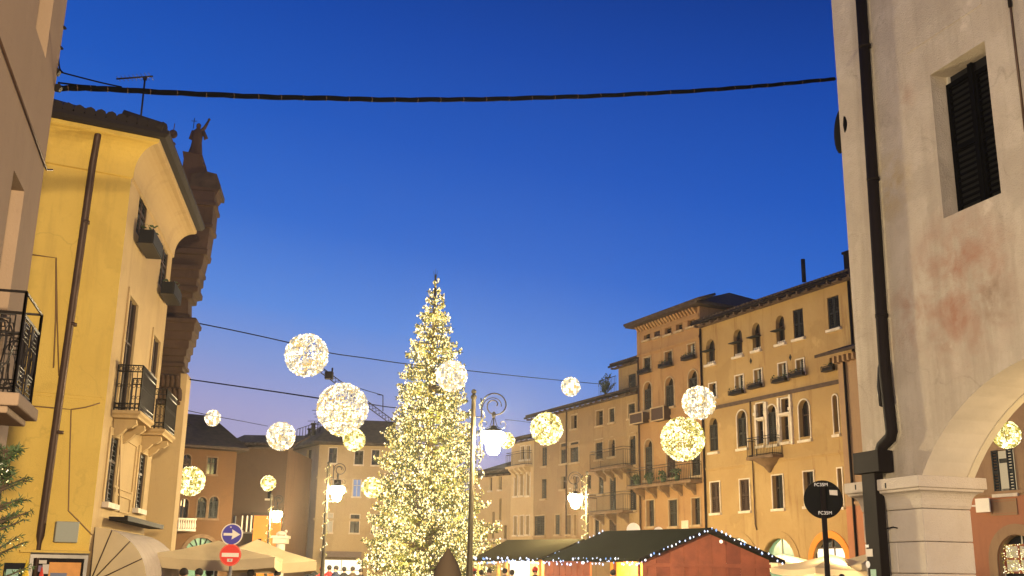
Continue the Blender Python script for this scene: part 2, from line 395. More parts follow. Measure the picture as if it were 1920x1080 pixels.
# ------------------------------------------------------------------ wall and window builders
def outline(u0, u1, z0, z1, arch, off=0, seg=10, rise=None):
    u0 -= off; u1 += off; z0 -= off * 0; 
    if not arch: return [(u0, z0), (u1, z0), (u1, z1 + off), (u0, z1 + off)]
    r = (u1 - u0) / 2; c = (u0 + u1) / 2; h = r if rise is None else rise; sp = z1 + off - h
    pts = [(u0, z0), (u1, z0)]
    for k in range(seg + 1):
        a = math.pi * k / seg; pts.append((c + r * math.cos(a), sp + h * math.sin(a)))
    return pts
def wall_mesh(pl, outer, holes, mat, parent, name='wall', reveal=.28, back=None, d=0):
    mb = MB()
    loops = [[Vector((u, z, 0)) for u, z in outer]] + [[Vector((u, z, 0)) for u, z in h] for h in holes]
    tris = geometry.tessellate_polygon(loops)
    flat = [p for l in loops for p in l]
    b = len(mb.v); mb.v += [pl.w(p.x, p.y, d) for p in flat]
    for t in tris: mb.f.append((b + t[0], b + t[1], b + t[2])); mb.sm.append(False)
    for h in holes:
        n = len(h)
        for i in range(n):
            a, c = h[i], h[(i + 1) % n]
            mb.poly([pl.w(a[0], a[1], d), pl.w(c[0], c[1], d), pl.w(c[0], c[1], d - reveal), pl.w(a[0], a[1], d - reveal)])
    if back:
        n = len(outer)
        for i in range(n):
            a, c = outer[i], outer[(i + 1) % n]
            mb.poly([pl.w(a[0], a[1], d), pl.w(c[0], c[1], d), pl.w(c[0], c[1], d - back), pl.w(a[0], a[1], d - back)])
        mb.poly([pl.w(a[0], a[1], d - back) for a in outer])
    return mb.build(name, mat, parent, fix=False)
def ring(mb, pl, o1, o2, d0, d1):
    n = len(o1)
    for i in range(n - 0):
        j = (i + 1) % n
        a, b_, c, e = o1[i], o1[j], o2[j], o2[i]
        mb.poly([pl.w(*a, d1), pl.w(*b_, d1), pl.w(*c, d1), pl.w(*e, d1)])
        mb.poly([pl.w(*e, d1), pl.w(*c, d1), pl.w(*c, d0), pl.w(*e, d0)])
        mb.poly([pl.w(*a, d1), pl.w(*b_, d1), pl.w(*b_, d0), pl.w(*a, d0)])
def frame_box(pl, u0, u1, z0, z1, w_, d0, d1, mb):
    mb.pbox(pl, u0, u0 + w_, z0, z1, d0, d1); mb.pbox(pl, u1 - w_, u1, z0, z1, d0, d1)
    mb.pbox(pl, u0 + w_, u1 - w_, z0, z0 + w_, d0, d1); mb.pbox(pl, u0 + w_, u1 - w_, z1 - w_, z1, d0, d1)
def shutter(pl, u0, u1, z0, z1, d0, d1, mat, parent):
    mb = MB(); w_ = min(.07, (u1 - u0) * .2)
    frame_box(pl, u0, u1, z0, z1, w_, d0, d1, mb)
    mb.pbox(pl, u0 + w_, u1 - w_, (z0 + z1) / 2 - .04, (z0 + z1) / 2 + .04, d0, d1)
    n = max(5, int((z1 - z0) / .11)); dm = (d0 + d1) / 2
    for i in range(n):
        z = z0 + w_ + (z1 - z0 - 2 * w_) * (i + .5) / n
        mb.hexa([pl.w(u, z + dz + (.03 if dd else -.03), (d0 + .004 if dd else d1 - .006)) for dz in (-.008, .008) for u, dd in ((u0 + w_, 0), (u1 - w_, 0), (u1 - w_, 1), (u0 + w_, 1))])
    return mb.build('shutter', mat, parent)
def window(bld, pl, u0, u1, z0, z1, arch=False, style='g', trim=True, sill=True, rd=.28, shm='shutter_dark', tw=.09, trimmat='trim', bars=True):
    tw = tw * .65
    """style letters: g dark glass, l lit, b bluish lit, c closed shutters, o leaves folded open on the wall, h one leaf half shut, w lit pale curtain"""
    fr = MB()
    o1 = outline(u0, u1, z0, z1, arch); fw = .05 if u1 - u0 > .4 else .012; bars = bars and u1 - u0 > .4
    fr.pbox(pl, u0 + .002, u0 + fw, z0, z1 - (((u1 - u0) / 2) if arch else 0), -rd + .02, -rd + .08)
    fr.pbox(pl, u1 - fw, u1 - .002, z0, z1 - (((u1 - u0) / 2) if arch else 0), -rd + .02, -rd + .08)
    if bars:
        fr.pbox(pl, (u0 + u1) / 2 - .03, (u0 + u1) / 2 + .03, z0, z1 - .01, -rd + .02, -rd + .07)
        fr.pbox(pl, u0 + fw, u1 - fw, z0 + (z1 - z0) * .62, z0 + (z1 - z0) * .62 + .05, -rd + .02, -rd + .065)
    f = fr.build('window', M['frame'] if style[0] not in 'g' else M['shutter_brown'], bld)
    pane = MB().poly([pl.w(a, b, -rd + .03) for a, b in o1]).poly([pl.w(a, b, -rd - .02) for a, b in reversed(o1)])
    pm = {'g': 'glass', 'l': 'lit_warm', 'b': 'lit_blue', 'w': 'lit_curtain', 's': 'lit_white', 'd': 'dark', 'f': 'green_glass'}.get(style[0], 'glass')
    pane.build('pane', M[pm], f, fix=False)
    if trim or sill:
        t = MB()
        if trim:
            ring(t, pl, outline(u0, u1, z0, z1, arch), outline(u0, u1, z0, z1, arch, tw), 0, .05)
        if sill: t.pbox(pl, u0 - tw * 1.6, u1 + tw * 1.6, z0 - .12, z0 - .002, 0, .14)
        t.build('stone_surround' if trim else 'sill', M[trimmat], f)
    sp = z1 - ((u1 - u0) / 2 if arch else 0)
    if 'c' in style:
        m_ = (u0 + u1) / 2
        shutter(pl, u0 + .01, m_ - .01, z0 + .02, z1 - .02 if not arch else sp, -.10, -.05, M[shm], f)
        shutter(pl, m_ + .01, u1 - .01, z0 + .02, z1 - .02 if not arch else sp, -.10, -.05, M[shm], f)
    if 'o' in style:
        hw = (u1 - u0) / 2
        shutter(pl, u0 - hw - .01, u0 - .02, z0 + .02, sp, .055, .105, M[shm], f)
        shutter(pl, u1 + .02, u1 + hw + .01, z0 + .02, sp, .055, .105, M[shm], f)
    if 'h' in style:
        m_ = (u0 + u1) / 2
        shutter(pl, m_ + .01, u1 - .01, z0 + .02, sp, -.10, -.05, M[shm], f)
    return f
def cen(pl, cx, yt, yb, w_):
    u, z1 = pl.uv(cx, yt); ub, z0 = pl.uv(cx, yb); ym = (yt + yb) / 2
    a, _ = pl.uv(cx - w_ / 2, ym); b, _ = pl.uv(cx + w_ / 2, ym); return a, b, z0, z1
def flower_box(bld, pl, u0, u1, z, d=.28, h=.2, plants=True, mat='iron'):
    mb = MB(); frame_box(pl, u0, u1, z, z + h, .03, .12 + d - .03, .12 + d, mb)
    mb.pbox(pl, u0, u1, z - .02, z - .002, .06, .12 + d)
    n = max(4, int((u1 - u0) / .09))
    for i in range(1, n):
        u = u0 + (u1 - u0) * i / n; mb.pbox(pl, u - .008, u + .008, z, z + h, .12 + d - .02, .12 + d - .002)
    mb.pbox(pl, u0 + .04, u1 - .04, z, z + h * .75, .14, .12 + d - .05)
    b = mb.build('flower_box', M[mat], bld)
    if plants:
        lf = MB()
        for i in range(int(26 * (u1 - u0)) + 10):
            c = pl.w(random.uniform(u0, u1), z + h * .75 + random.uniform(-.02, .22), random.uniform(.14, .12 + d))
            s_ = random.uniform(.04, .09); a, b_ = Vector((random.gauss(0, 1), random.gauss(0, 1), random.gauss(0, 1))).normalized() * s_, Vector((random.gauss(0, 1), random.gauss(0, 1), random.gauss(0, 1))).normalized() * s_
            lf.poly([c - a, c + b_ * .5, c + a, c - b_ * .5])
        tag(lf.build('flowers', M['leaf'], b, fix=False), kind='stuff')
    return b
def balcony(bld, pl, u0, u1, zf, h, pr, step=.12, corb=0, mat='iron', slab='trim', bellied=False, th=.14, ctype='block'):
    s_ = MB(); s_.pbox(pl, u0 - .05, u1 + .05, zf - th, zf, .0, pr + .05)
    o = s_.build('balcony', M[slab], bld)
    r = MB(); T = .018
    pts = [(u0, 0.03), (u0, pr), (u1, pr), (u1, 0.03)]
    for zz in (zf + .07, zf + h * .86, zf + h):
        for (a, b) in zip(pts, pts[1:]): r.tube([pl.w(a[0], zz, a[1]), pl.w(b[0], zz, b[1])], T, 6)
    for (a, b) in zip(pts, pts[1:]):
        L_ = math.hypot(b[0] - a[0], b[1] - a[1]); n = max(2, int(L_ / step))
        for i in range(n + 1):
            u = a[0] + (b[0] - a[0]) * i / n; d = a[1] + (b[1] - a[1]) * i / n
            r.tube([pl.w(u, zf, d), pl.w(u, zf + h * .86, d)], T if i in (0, n) else .009, 5, False)
    r.build('railing', M[mat], o)
    if corb:
        for i in range(corb):
            u = u0 + (u1 - u0) * (i + .5) / corb; c = MB()
            prof = [(0, zf - th), (pr * .9, zf - th), (pr * .9, zf - th - .12), (pr * .6, zf - th - .28), (pr * .3, zf - th - .34), (0, zf - th - .6)]
            c.prism([pl.w(u - .11, z, d) for d, z in prof], pl.t * .22)
            c.build('bracket', M[slab], o)
    return o
def course(bld, pl, u0, u1, z, h=.16, pr=.09, mat='trim', name='string_course'):
    mb = MB(); mb.pbox(pl, u0, u1, z - h * .5, z + h * .5, .0, pr); mb.pbox(pl, u0, u1, z - h * .5 - .07, z - h * .5 - .001, .0, pr * .5)
    return mb.build(name, M[mat], bld)
def eave_roof(bld, pl, u0, u1, z, over=.6, rise=.35, run=5, thick=.14, name='roof', gut=True, sideover=.4):
    mb = MB(); a, b = u0 - sideover, u1 + sideover
    mb.hexa([pl.w(a, z, over), pl.w(b, z, over), pl.w(b, z + rise * (run + over), -run), pl.w(a, z + rise * (run + over), -run)] +
            [pl.w(a, z + thick, over), pl.w(b, z + thick, over), pl.w(b, z + thick + rise * (run + over), -run), pl.w(a, z + thick + rise * (run + over), -run)])
    ro = mb.build(name, M['roof'], bld)
    t = MB(); n = int((b - a) / .26)
    for i in range(n):
        u = a + (b - a) * (i + .5) / n; p0 = pl.w(u, z + thick + .02, over + .05); L_ = 1.4
        t.tube([p0, pl.w(u, z + thick + .02 + rise * L_, over + .05 - L_)], [.10, .085], 6, True)
    tag(t.build('roof_tiles', M['roof'], ro), kind='stuff')
    e = MB(); e.pbox(pl, a, b, z - .10, z - .002, .0, over * .55); n = int((b - a) / .7)
    for i in range(n + 1):
        u = a + .1 + (b - a - .2) * i / n; e.pbox(pl, u - .05, u + .05, z - .13, z - .003, over * .56, over * .95)
    e.build('eave', M['eave'], ro)
    if gut:
        MB().tube([pl.w(a, z + .03, over + .10), pl.w(b, z + .03, over + .10)], .075, 8).build('gutter', M['pipe_dark'], ro)
    return ro
def downpipe(bld, pl, pts, r=.055, mat='pipe', d=.09, name='downpipe'):
    return MB().tube([pl.w(u, z, d) for u, z in pts], r, 8).build(name, M[mat], bld)

# ================================================================== RIGHT SIDE OF THE SQUARE
PD = PL((13.2, 53), 154)
def facade(name, label, pl, u0, u1, ztop, mat, wins, base_u=None, depth=9, top=None, z0=0, gaps=(), cat='building', trimmat='trim'):
    """wins: (cx, ytop, ybottom, width, 'r'|'a', style, options)"""
    e = empty(name, pl.w((u0 + u1) / 2, 0, 0), label, cat)
    holes = []; todo = []
    for wdef in wins:
        cx, yt, yb, w_, sh, st = wdef[:6]; op = wdef[6] if len(wdef) > 6 else {}
        a, b, za, zb = cen(pl, cx, yt, yb, w_)
        if zb > ztop - .05: zb = ztop - .06
        if 'z0' in op: za = op['z0']
        za = max(za, z0 + .02)
        holes.append(outline(a, b, za, zb, sh == 'a')); todo.append((a, b, za, zb, sh == 'a', st, op))
    out = [(u0, z0), (u1, z0)] + (top if top else [(u1, ztop), (u0, ztop)])
    wall_mesh(pl, out, holes, mat, e, back=depth)
    for a, b, za, zb, ar, st, op in todo:
        window(e, pl, a, b, za, zb, ar, st, trim=op.get('trim', True), shm=op.get('shm', 'shutter_dark'), tw=op.get('tw', .09), sill=op.get('sill', True), bars=op.get('bars', True), trimmat=trimmat)
        if op.get('box'): flower_box(e, pl, a - .22, b + .22, za - .16, .26, .22)
    return e

# --- ochre house on the right
T_ = dict(trim=False)
D = facade('ochre_townhouse', 'long ochre townhouse with venetian triple window and small iron balcony, behind the disc sign', PD, -5.93, 5.95, 15.2, M['D'], [
    (1332, 636, 683, 16, 'a', 'g', T_), (1383.5, 617, 668, 16, 'a', 'g', T_), (1418, 605, 657, 15, 'a', 'g', T_), (1463, 591, 645, 16, 'a', 'g', T_),
    (1497, 579, 635, 19, 'r', 'gc', T_), (1563, 555, 617, 22, 'r', 'gc', T_),
    (1337, 719, 745, 13, 'r', 'gh'), (1387, 704, 734, 15, 'r', 'wh', dict(box=1)), (1422, 693, 722, 14, 'r', 'wh', dict(box=1)), (1468, 681, 711, 15, 'r', 'wh', dict(box=1)), (1501, 674, 700, 14, 'r', 'wh', dict(box=1)), (1560, 670, 690, 9, 'r', 'g', dict(box=1, trim=False)),
    (1392, 769, 841, 18, 'a', 'gc', dict(shm='shutter_grey')), (1338, 783, 848, 16, 'a', 'gc', dict(shm='shutter_grey', trim=False)),
    (1426, 756, 783, 13, 'r', 'g'), (1426, 789, 836, 13, 'r', 'g'), (1448.5, 759, 834, 17, 'a', 'gc', dict(shm='shutter_grey')), (1473, 747, 774, 14, 'r', 'g'), (1473, 780, 829, 14, 'r', 'g'),
    (1509, 749, 825, 20, 'a', 'g'), (1568, 740, 815, 9, 'a', 'g'),
    (1342, 904, 962, 17, 'r', 'gc', dict(shm='shutter_brown')), (1397.5, 899, 958, 18, 'r', 'gc', dict(shm='shutter_brown')), (1459.5, 891, 954, 20, 'r', 'gh'), (1518, 884, 949, 19, 'r', 'gh'), (1577, 878, 951, 8, 'r', 'g'),
    (1384, 1008, 1072, 62, 'a', 's', dict(z0=.05, trim=False, sill=False)), (1461, 1009, 1072, 60, 'a', 'f', dict(z0=.05, trim=False, sill=False)), (1556, 1008, 1072, 62, 'a', 'g', dict(z0=.05, trim=False, sill=False)),
], depth=10)
# archivolts round the ground-floor arches
for cx in (1384, 1461, 1556):
    a, b, za, zb = cen(PD, cx, 1009, 1072, 61); m_ = MB()
    ring(m_, PD, outline(a, b, .05, zb, True, .02, 16), outline(a, b, .05, zb, True, .34, 16), 0, .05)
    m_.build('archivolt', M['orange'] if cx > 1500 else M['D'], D)
a, b, za, zb = cen(PD, 1554, 1026, 1051, 56)
m_ = MB(); m_.pbox(PD, a, b, za, zb, -.20, -.17); lw_ = m_.build('shop_window', M['lit_white'], D)
m_ = MB(); frame_box(PD, a, b, za, zb, .06, -.168, -.12, m_); m_.pbox(PD, a + (b - a) * .62, a + (b - a) * .62 + .06, za + .06, zb - .06, -.168, -.13); m_.build('shop_window_frame', M['eave'], lw_)
eave_roof(D, PD, -5.8, 6.2, 15.15, .55, .32, 5, sideover=.1)
def tcourse(bld, pl, p0, p1, mat='trim', pr=.08, h=.14):
    (ua, za), (ub, zb) = pl.uv(*p0), pl.uv(*p1); return course(bld, pl, ua, ub, (za + zb) / 2, h, pr, mat)
course(D, PD, -5.9, 5.6, 10.47, .12, .08, 'eave'); course(D, PD, -5.9, 5.6, 7.24, .12, .08, 'D'); course(D, PD, -5.9, 5.6, 8.12, .05, .03, 'D')
# venetian window pilasters
for x in (1418, 1437.5, 1461, 1483):
    u, z1 = PD.uv(x, 750 + (1450 - x) * .3); _, z0 = PD.uv(x, 834)
    m_ = MB(); m_.pbox(PD, u - .07, u + .07, z0, z1, .0, .12); m_.pbox(PD, u - .12, u + .12, (z0 + z1) / 2 + .45, (z0 + z1) / 2 + .6, .0, .16); m_.build('column', M['trim'], D)
# little iron balcony under it
ua, zf = PD.uv(1413, 862); ub, _ = PD.uv(1470, 853)
balcony(D, PD, ua + .3, ub - .1, zf + .05, .95, .62, .11, 0, 'iron', 'slab')
m_ = MB(); c_ = PD.w((ua + ub) / 2 + .1, 0, .05); m_.lathe(c_, [(.05, zf - .75), (.16, zf - .62), (.30, zf - .45), (.62, zf - .25), (.85, zf - .1)], 14); m_.build('bracket', M['slab'], D)
for x, y in ((1408, 677), (1482, 670)):
    u, z = PD.uv(x, y); m_ = MB(); m_.prism([PD.w(u + a, z + b, -.0) for a, b in ((-.09, 0), (0, -.16), (.09, 0), (0, .16))], PD.n * .02); m_.build('diamond_vent', M['dark'], D)
for i, (x, yb) in enumerate(((1383.5, 668), (1418, 657), (1463, 645), (1332, 683))):   # half-raised awning shutters and pots in the top windows
    a, b, za, zb = cen(PD, x, yb - 50, yb, 16)
    m_ = MB(); zm = za + (zb - za) * .48
    m_.hexa([PD.w(u, z, d) for z, dd in ((zm, 0), (zm + .04, 0)) for u, d in ((a - .06, .34), (b + .06, .34), (b + .06, .0), (a - .06, .0))]); m_.build('awning_shutter', M['shutter_dark'], D)
    m_ = MB()
    for k in range(4):
        u = a + (b - a) * (k + .5) / 4; m_.pbox(PD, u - .05, u + .05, za + .01, za + .16, -.12, -.04)
    m_.build('sill_tiles', M['trim'], D)
u, z = PD.uv(1318, 640); downpipe(D, PD, [(-5.85, 15.0), (-5.85, 4.0)], .06, 'pipe_dark')
u, z = PD.uv(1413, 850); downpipe(D, PD, [(u, 10.35), (u, 4.2), (u + .1, 3.9)], .035, 'pipe', name='cable_conduit')
u, z = PD.uv(1590, 850); downpipe(D, PD, [(5.75, 15), (5.75, 0)], .07, 'pipe_dark')
u, z = PD.uv(1526, 520)
m_ = MB(); m_.pbox(PD, u - .22, u + .22, 15.3, 17.3, -2.6, -2.2); m_.pbox(PD, u - .28, u + .28, 17.3, 17.42, -2.66, -2.14)
m_.build('chimney', M['pipe_dark'], D)

# --- tall house in the middle of the row
C = facade('tall_terracotta_house', 'tallest terracotta house with a row of small attic windows and long stone balcony', PD, -12.48, -5.97, 16.35, M['C'], [
    (1213, 624, 637, 12, 'r', 'g', T_), (1232, 619, 632, 11, 'r', 'gc', dict(trim=False, shm='shutter_brown')), (1252.5, 614, 627, 13, 'r', 'g', T_), (1273.5, 607, 620, 12, 'r', 'g', T_), (1296, 599, 612, 14, 'r', 'g', T_),
    (1214, 670, 695, 13, 'r', 'gc', dict(box=1, shm='shutter_grey')), (1254, 659, 683, 14, 'r', 'gh', dict(box=1, shm='shutter_grey')), (1297, 645, 669, 14, 'r', 'wh', dict(box=1)),
    (1215, 716, 769, 15, 'a', 'gc', dict(shm='shutter_grey')), (1256, 707, 763, 17, 'a', 'gc', dict(shm='shutter_grey')), (1300, 693, 752, 18, 'a', 'gc', dict(shm='shutter_grey')),
    (1217, 824, 900, 15, 'a', 'gc', dict(shm='shutter_grey')), (1259, 815, 896, 17, 'a', 'gc', dict(shm='shutter_brown')), (1305, 808, 892, 17, 'a', 'gc', dict(shm='shutter_grey')),
    (1220, 938, 987, 15, 'r', 'gh', dict(shm='shutter_grey')), (1263, 937, 987, 16, 'r', 'gc', dict(shm='shutter_grey')), (1306, 934, 984, 16, 'r', 'gh', dict(shm='shutter_grey')),
], depth=9, trimmat='trim_dim')
# its overhanging hipped roof with modillions
def hip(bld, pl, u0, u1, z, over, depth, h, inset, name='roof'):
    mb = MB(); A = [pl.w(u0 - over, z, over), pl.w(u1 + over, z, over), pl.w(u1 + over, z, -depth - over), pl.w(u0 - over, z, -depth - over)]
    Rg = [pl.w(u0 + inset, z + h, -depth / 2), pl.w(u1 - inset, z + h, -depth / 2)]
    up = Vector((0, 0, .14)); B = [p + up for p in A]; R2 = [p + up for p in Rg]
    mb.poly(A); mb.poly([B[0], B[1], R2[1], R2[0]]); mb.poly([B[2], B[3], R2[0], R2[1]]); mb.poly([B[1], B[2], R2[1]]); mb.poly([B[3], B[0], R2[0]])
    for i in range(4): j = (i + 1) % 4; mb.poly([A[i], A[j], B[j], B[i]])
    return mb.build(name, M['roof'], bld)
rf = hip(C, PD, -12.4, -6.0, 16.38, .55, 9, 1.9, 3.0)
t = MB(); n = 36
for i in range(n):
    u = -13.1 + 7.9 * (i + .5) / n; s0 = PD.w(u, 16.56, .58); t.tube([s0, PD.w(u, 16.56 + .35 * 1.2, -.62)], [.10, .085], 6)
tag(t.build('roof_tiles', M['roof'], rf), kind='stuff')
for i in range(20):
    u = -12.3 + 6.2 * (i + .5) / 20; m_ = MB(); m_.hexa([PD.w(u + a, z, d) for z, dm in ((16.02, .10), (16.3, .34)) for a, d in ((-.07, dm), (.07, dm), (.07, 0), (-.07, 0))]); m_.build('corbel', M['C'], C)
course(C, PD, -12.4, -6.05, 15.85, .1, .05, 'C'); course(C, PD, -12.4, -6.05, 14.6, .14, .07, 'C')
course(C, PD, -12.4, -6.05, 10.5, .12, .07, 'C')
m_ = MB(); u, z = PD.uv(1373, 556); m_.tube([PD.w(u + 1.2, 17.3, -4), PD.w(u + 1.2, 18.6, -4)], .12, 8); m_.build('chimney', M['pipe_dark'], C)
ua, zf = PD.uv(1196, 914); ub, _ = PD.uv(1316, 900)
bl_ = balcony(C, PD, ua, ub, zf, 1.0, .75, .16, 5, 'iron', 'slab', th=.16)
for i in range(4):
    m_ = MB(); u = ua + .9 + i * 1.35; c_ = PD.w(u, zf + .16, .62); m_.lathe(c_, [(.12, -.14), (.17, .1)], 10)
    for k in range(40):
        p = c_ + Vector((random.gauss(0, .13), random.gauss(0, .13), random.uniform(.1, .5))); m_.octa(p, random.uniform(.03, .07), 1.5)
    tag(m_.build('potted_plant', M['leaf'], bl_, fix=False), kind='stuff')
for x, y0, y1, w_ in ((1206, 776, 795, 24), (1246, 765, 789, 24)):
    a, b, za, zb = cen(PD, x, y0, y1, w_); m_ = MB(); m_.pbox(PD, a, b, za, zb, .0, .5); bx = m_.build('balcony', M['shutter_brown'], C)
    m_ = MB(); frame_box(PD, a - .04, b + .04, za - .04, zb + .04, .07, .5, .54, m_); m_.build('parapet_frame', M['trim_dim'], bx)
a, b, za, zb = cen(PD, 1285, 976, 992, 13); m_ = MB(); m_.pbox(PD, a, b, za, zb, 0, .04); m_.build('wall_plaque', M['trim'], C)
downpipe(C, PD, [(-12.25, 14.5), (-12.25, 3)], .05, 'pipe')

# --- lower faded house to its left
B = facade('faded_orange_house', 'faded orange house with two projecting balconies, left of the tallest house', PD, -26.1, -12.52, 12.35, M['B'], [
    (1077, 778, 804, 11, 'r', 'g'), (1125, 770, 798, 13, 'r', 'g'), (1148, 766, 792, 10, 'r', 'gc', dict(shm='shutter_grey')), (1185, 757, 784, 13, 'r', 'gc', dict(shm='shutter_grey')),
    (1058, 831, 869, 13, 'r', 'gc', dict(shm='shutter_grey')), (1077.5, 829, 867, 16, 'r', 'gc', dict(shm='shutter_grey')), (1124, 824, 861, 14, 'r', 'gc', dict(shm='shutter_dark')), (1148, 820, 856, 12, 'a', 'g'), (1187, 812, 872, 12, 'a', 'gc'),
    (1021, 838, 874, 9, 'r', 'gc', dict(trim=False, shm='shutter_grey')), (1020, 898, 935, 9, 'r', 'gc', dict(trim=False, shm='shutter_grey')),
    (1056, 893, 917, 9, 'r', 'g', T_), (1079, 893, 917, 8, 'r', 'g', T_), (1103, 891, 917, 10, 'r', 'g', T_), (1127, 890, 926, 9, 'r', 'gc', T_), (1149, 895, 957, 12, 'r', 'gc', dict(trim=False)), (1187, 893, 957, 12, 'r', 'gc', dict(trim=False)),
    (1046, 965, 1002, 9, 'r', 'gc', dict(shm='shutter_grey')), (1067, 966, 1002, 8, 'r', 'g'), (1079, 965, 1004, 6, 'r', 'l'), (1120, 964, 1004, 9, 'r', 'gc'), (1127.5, 964, 1004, 5, 'r', 'l'), (1149, 972, 998, 14, 'r', 'gc', dict(trim=False, shm='shutter_brown')),
    (1012, 967, 1004, 20, 'r', 'gc', dict(shm='shutter_grey')),
], depth=9, trimmat='trim_dim')
eave_roof(B, PD, -26.1, -12.9, 12.38, .5, .30, 5)
course(B, PD, -22, -12.6, 9.9, .12, .07, 'B')
u, z = PD.uv(1064, 800); downpipe(B, PD, [(u, 12.3), (u, 4)], .05, 'pipe')
for (p0, p1, nb) in (((1127, 882), (1190, 872), 4), ((1120, 963), (1190, 957), 3)):
    ua, zf = PD.uv(*p0); ub, _ = PD.uv(*p1); balcony(B, PD, ua, ub, zf, 1.1, .8, .13, nb, 'iron', 'slab')
# raised end storey with roof terrace
PT = PL(PD.w(-12.5, 0, -1.0)[:2], 154)
ta = PT.uv(1160, 730)[0]
TT = facade('roof_storey', 'small raised roof storey with one dark window beside the tallest house', PT, ta, -.02, 14.6, M['B'], [(1185, 701, 729, 14, 'r', 'gc', dict(shm='shutter_grey', trim=False))], depth=5, z0=12.0)
eave_roof(TT, PT, ta, -.1, 14.62, .4, .3, 3)
m_ = MB(); ua = PT.uv(1128, 735)[0]
m_.tube([PT.w(ua, 14.05, .2), PT.w(ta, 14.05, .2)], .02, 6); n = 12
for i in range(n + 1): u = ua + (ta - ua) * i / n; m_.tube([PT.w(u, 12.6, .2), PT.w(u, 14.05, .2)], .012, 5)
tag(m_.build('terrace_railing', M['iron'], loc=PT.w(ua, 12.6, .2)), 'thin iron terrace railing on the roof of the faded orange house', 'railing')
m_ = MB(); c0 = PT.w((ua + ta) / 2 - .1, 12.9, .3)
for k in range(16):
    q = random.uniform(0, 6.28); tip = c0 + Vector((math.cos(q) * random.uniform(.2, .7), math.sin(q) * .3, random.uniform(.7, 1.5)))
    m_.tube([c0, c0.lerp(tip, .5) + Vector((0, 0, .15)), tip], [.02, .015, .006], 4)
    for j in range(22):
        p = c0.lerp(tip, random.uniform(.4, 1.05)) + Vector((random.gauss(0, .07),) * 3); m_.octa(p, random.uniform(.02, .05), 1.3)
tag(m_.build('potted_shrub', M['leaf'], loc=c0, fix=False), 'bushy potted shrub on the roof terrace behind the iron railing', 'plant')

# --- pale houses further left, behind the lamp
PB2 = PL(PD.w(-26.1, 0, 0)[:2], 151)
ub2 = PB2.uv(958, 900)[0]
B2 = facade('pale_ochre_house', 'pale ochre house with three rows of narrow windows, left of the faded orange house', PB2, ub2, -.05, 10.9, M['B2'], [
    (980, 837, 862, 7, 'r', 'g'), (991, 836, 861, 7, 'r', 'g'),
    (968, 889, 930, 6, 'r', 'g'), (979, 888, 929, 6, 'r', 'g'), (991, 887, 929, 6, 'r', 'g'),
    (967, 968, 1003, 6, 'r', 'g'), (979, 967, 1003, 6, 'r', 'g'), (990, 967, 1002, 6, 'r', 'g')], depth=9)
eave_roof(B2, PB2, ub2, -.1, 10.95, .4, .3, 5)
ua, zf = PB2.uv(962, 877); ub, _ = PB2.uv(998, 872); balcony(B2, PB2, ua, ub, zf, 1.0, .6, .14, 4, 'iron', 'B2')
PB3 = PL(atZ(930, 1000, 3)[:2] if 0 else PB2.w(ub2, 0, -2)[:2], 140)
ub3 = PB3.uv(880, 900)[0]
B3 = facade('far_ochre_house', 'farthest plain ochre house right behind the christmas tree', PB3, ub3, -.05, 9.0, M['B2'], [
    (925, 960, 1010, 4, 'r', 'g', T_), (938, 935, 975, 4, 'r', 'g', T_), (947, 985, 1010, 5, 'r', 'g', T_), (920, 895, 920, 5, 'r', 'g', T_), (938, 893, 918, 5, 'r', 'g', T_)], depth=9)
eave_roof(B3, PB3, ub3, -.1, 9.0, .4, .3, 5)

# --- projecting brick-red house, seen beside and through the near arch
PE = PL(PD.w(0, 0, 1.1)[:2], 154)
ue0 = PE.uv(1578, 800)[0]
zE = PE.uv(1578, 668)[1]
E_ = facade('brick_red_house', 'brick red house with shop arch seen through the near stone arch', PE, ue0, ue0 + 13, zE, M['E'], [
    (1884, 843, 926, 40, 'r', 'w', dict(shm='shutter_dark', sill=True, trim=False, bars=False)),
    (1912, 1003, 1075, 78, 'a', 'd', dict(z0=.05, trim=False, sill=False)),
], depth=8)
a, b, za, zb = cen(PE, 1884, 843, 926, 40)
shutter(PE, a + .0, a + (b - a) * .30, za, zb, .04, .09, M['shutter_dark'], E_); shutter(PE, b - (b - a) * .28, b, za, zb, .04, .09, M['shutter_dark'], E_)
m_ = MB(); m_.pbox(PE, a + (b - a) * .32, b - (b - a) * .3, zb - (zb - za) * .30, zb - (zb - za) * .2, .0, .03); m_.build('window_transom', M['shutter_grey'], E_)
m_ = MB()
for k in range(6): u = a + (b - a) * (.36 + .06 * k); m_.pbox(PE, u, u + .03, za, za + .18, .04, .06)
m_.pbox(PE, a, b, za - .06, za, .0, .12); m_.build('window_guard', M['iron'], E_)
m_ = MB(); a2, b2, z2, z3 = cen(PE, 1884, 940, 962, 44); m_.pbox(PE, a2, b2, z2, z3, 0, .05); frame_box(PE, a2 - .08, b2 + .08, z2 - .08, z3 + .08, .06, 0, .08, m_); m_.build('relief_panel', M['E'], E_)
a, b, za, zb = cen(PE, 1912, 1003, 1075, 78)
m_ = MB(); ring(m_, PE, outline(a, b, .05, zb, True, .02, 16), outline(a, b, .05, zb, True, .40, 16), .045, .10); m_.build('archivolt', M['E'], E_)
course(E_, PE, ue0, ue0 + 13, 4.78, .12, .10, 'E')
M['Elow'] = stucco('brick_red_render', (.40, .17, .085), (.34, .15, .08), (.22, .10, .06), .4, .7, .3, .2)
wall_mesh(PE, [(ue0, 0), (ue0 + 13, 0), (ue0 + 13, 4.7), (ue0, 4.7)], [outline(a, b, .05, zb, True, .02, 16)], M['Elow'], E_, 'lower_render', reveal=.045, d=.045)
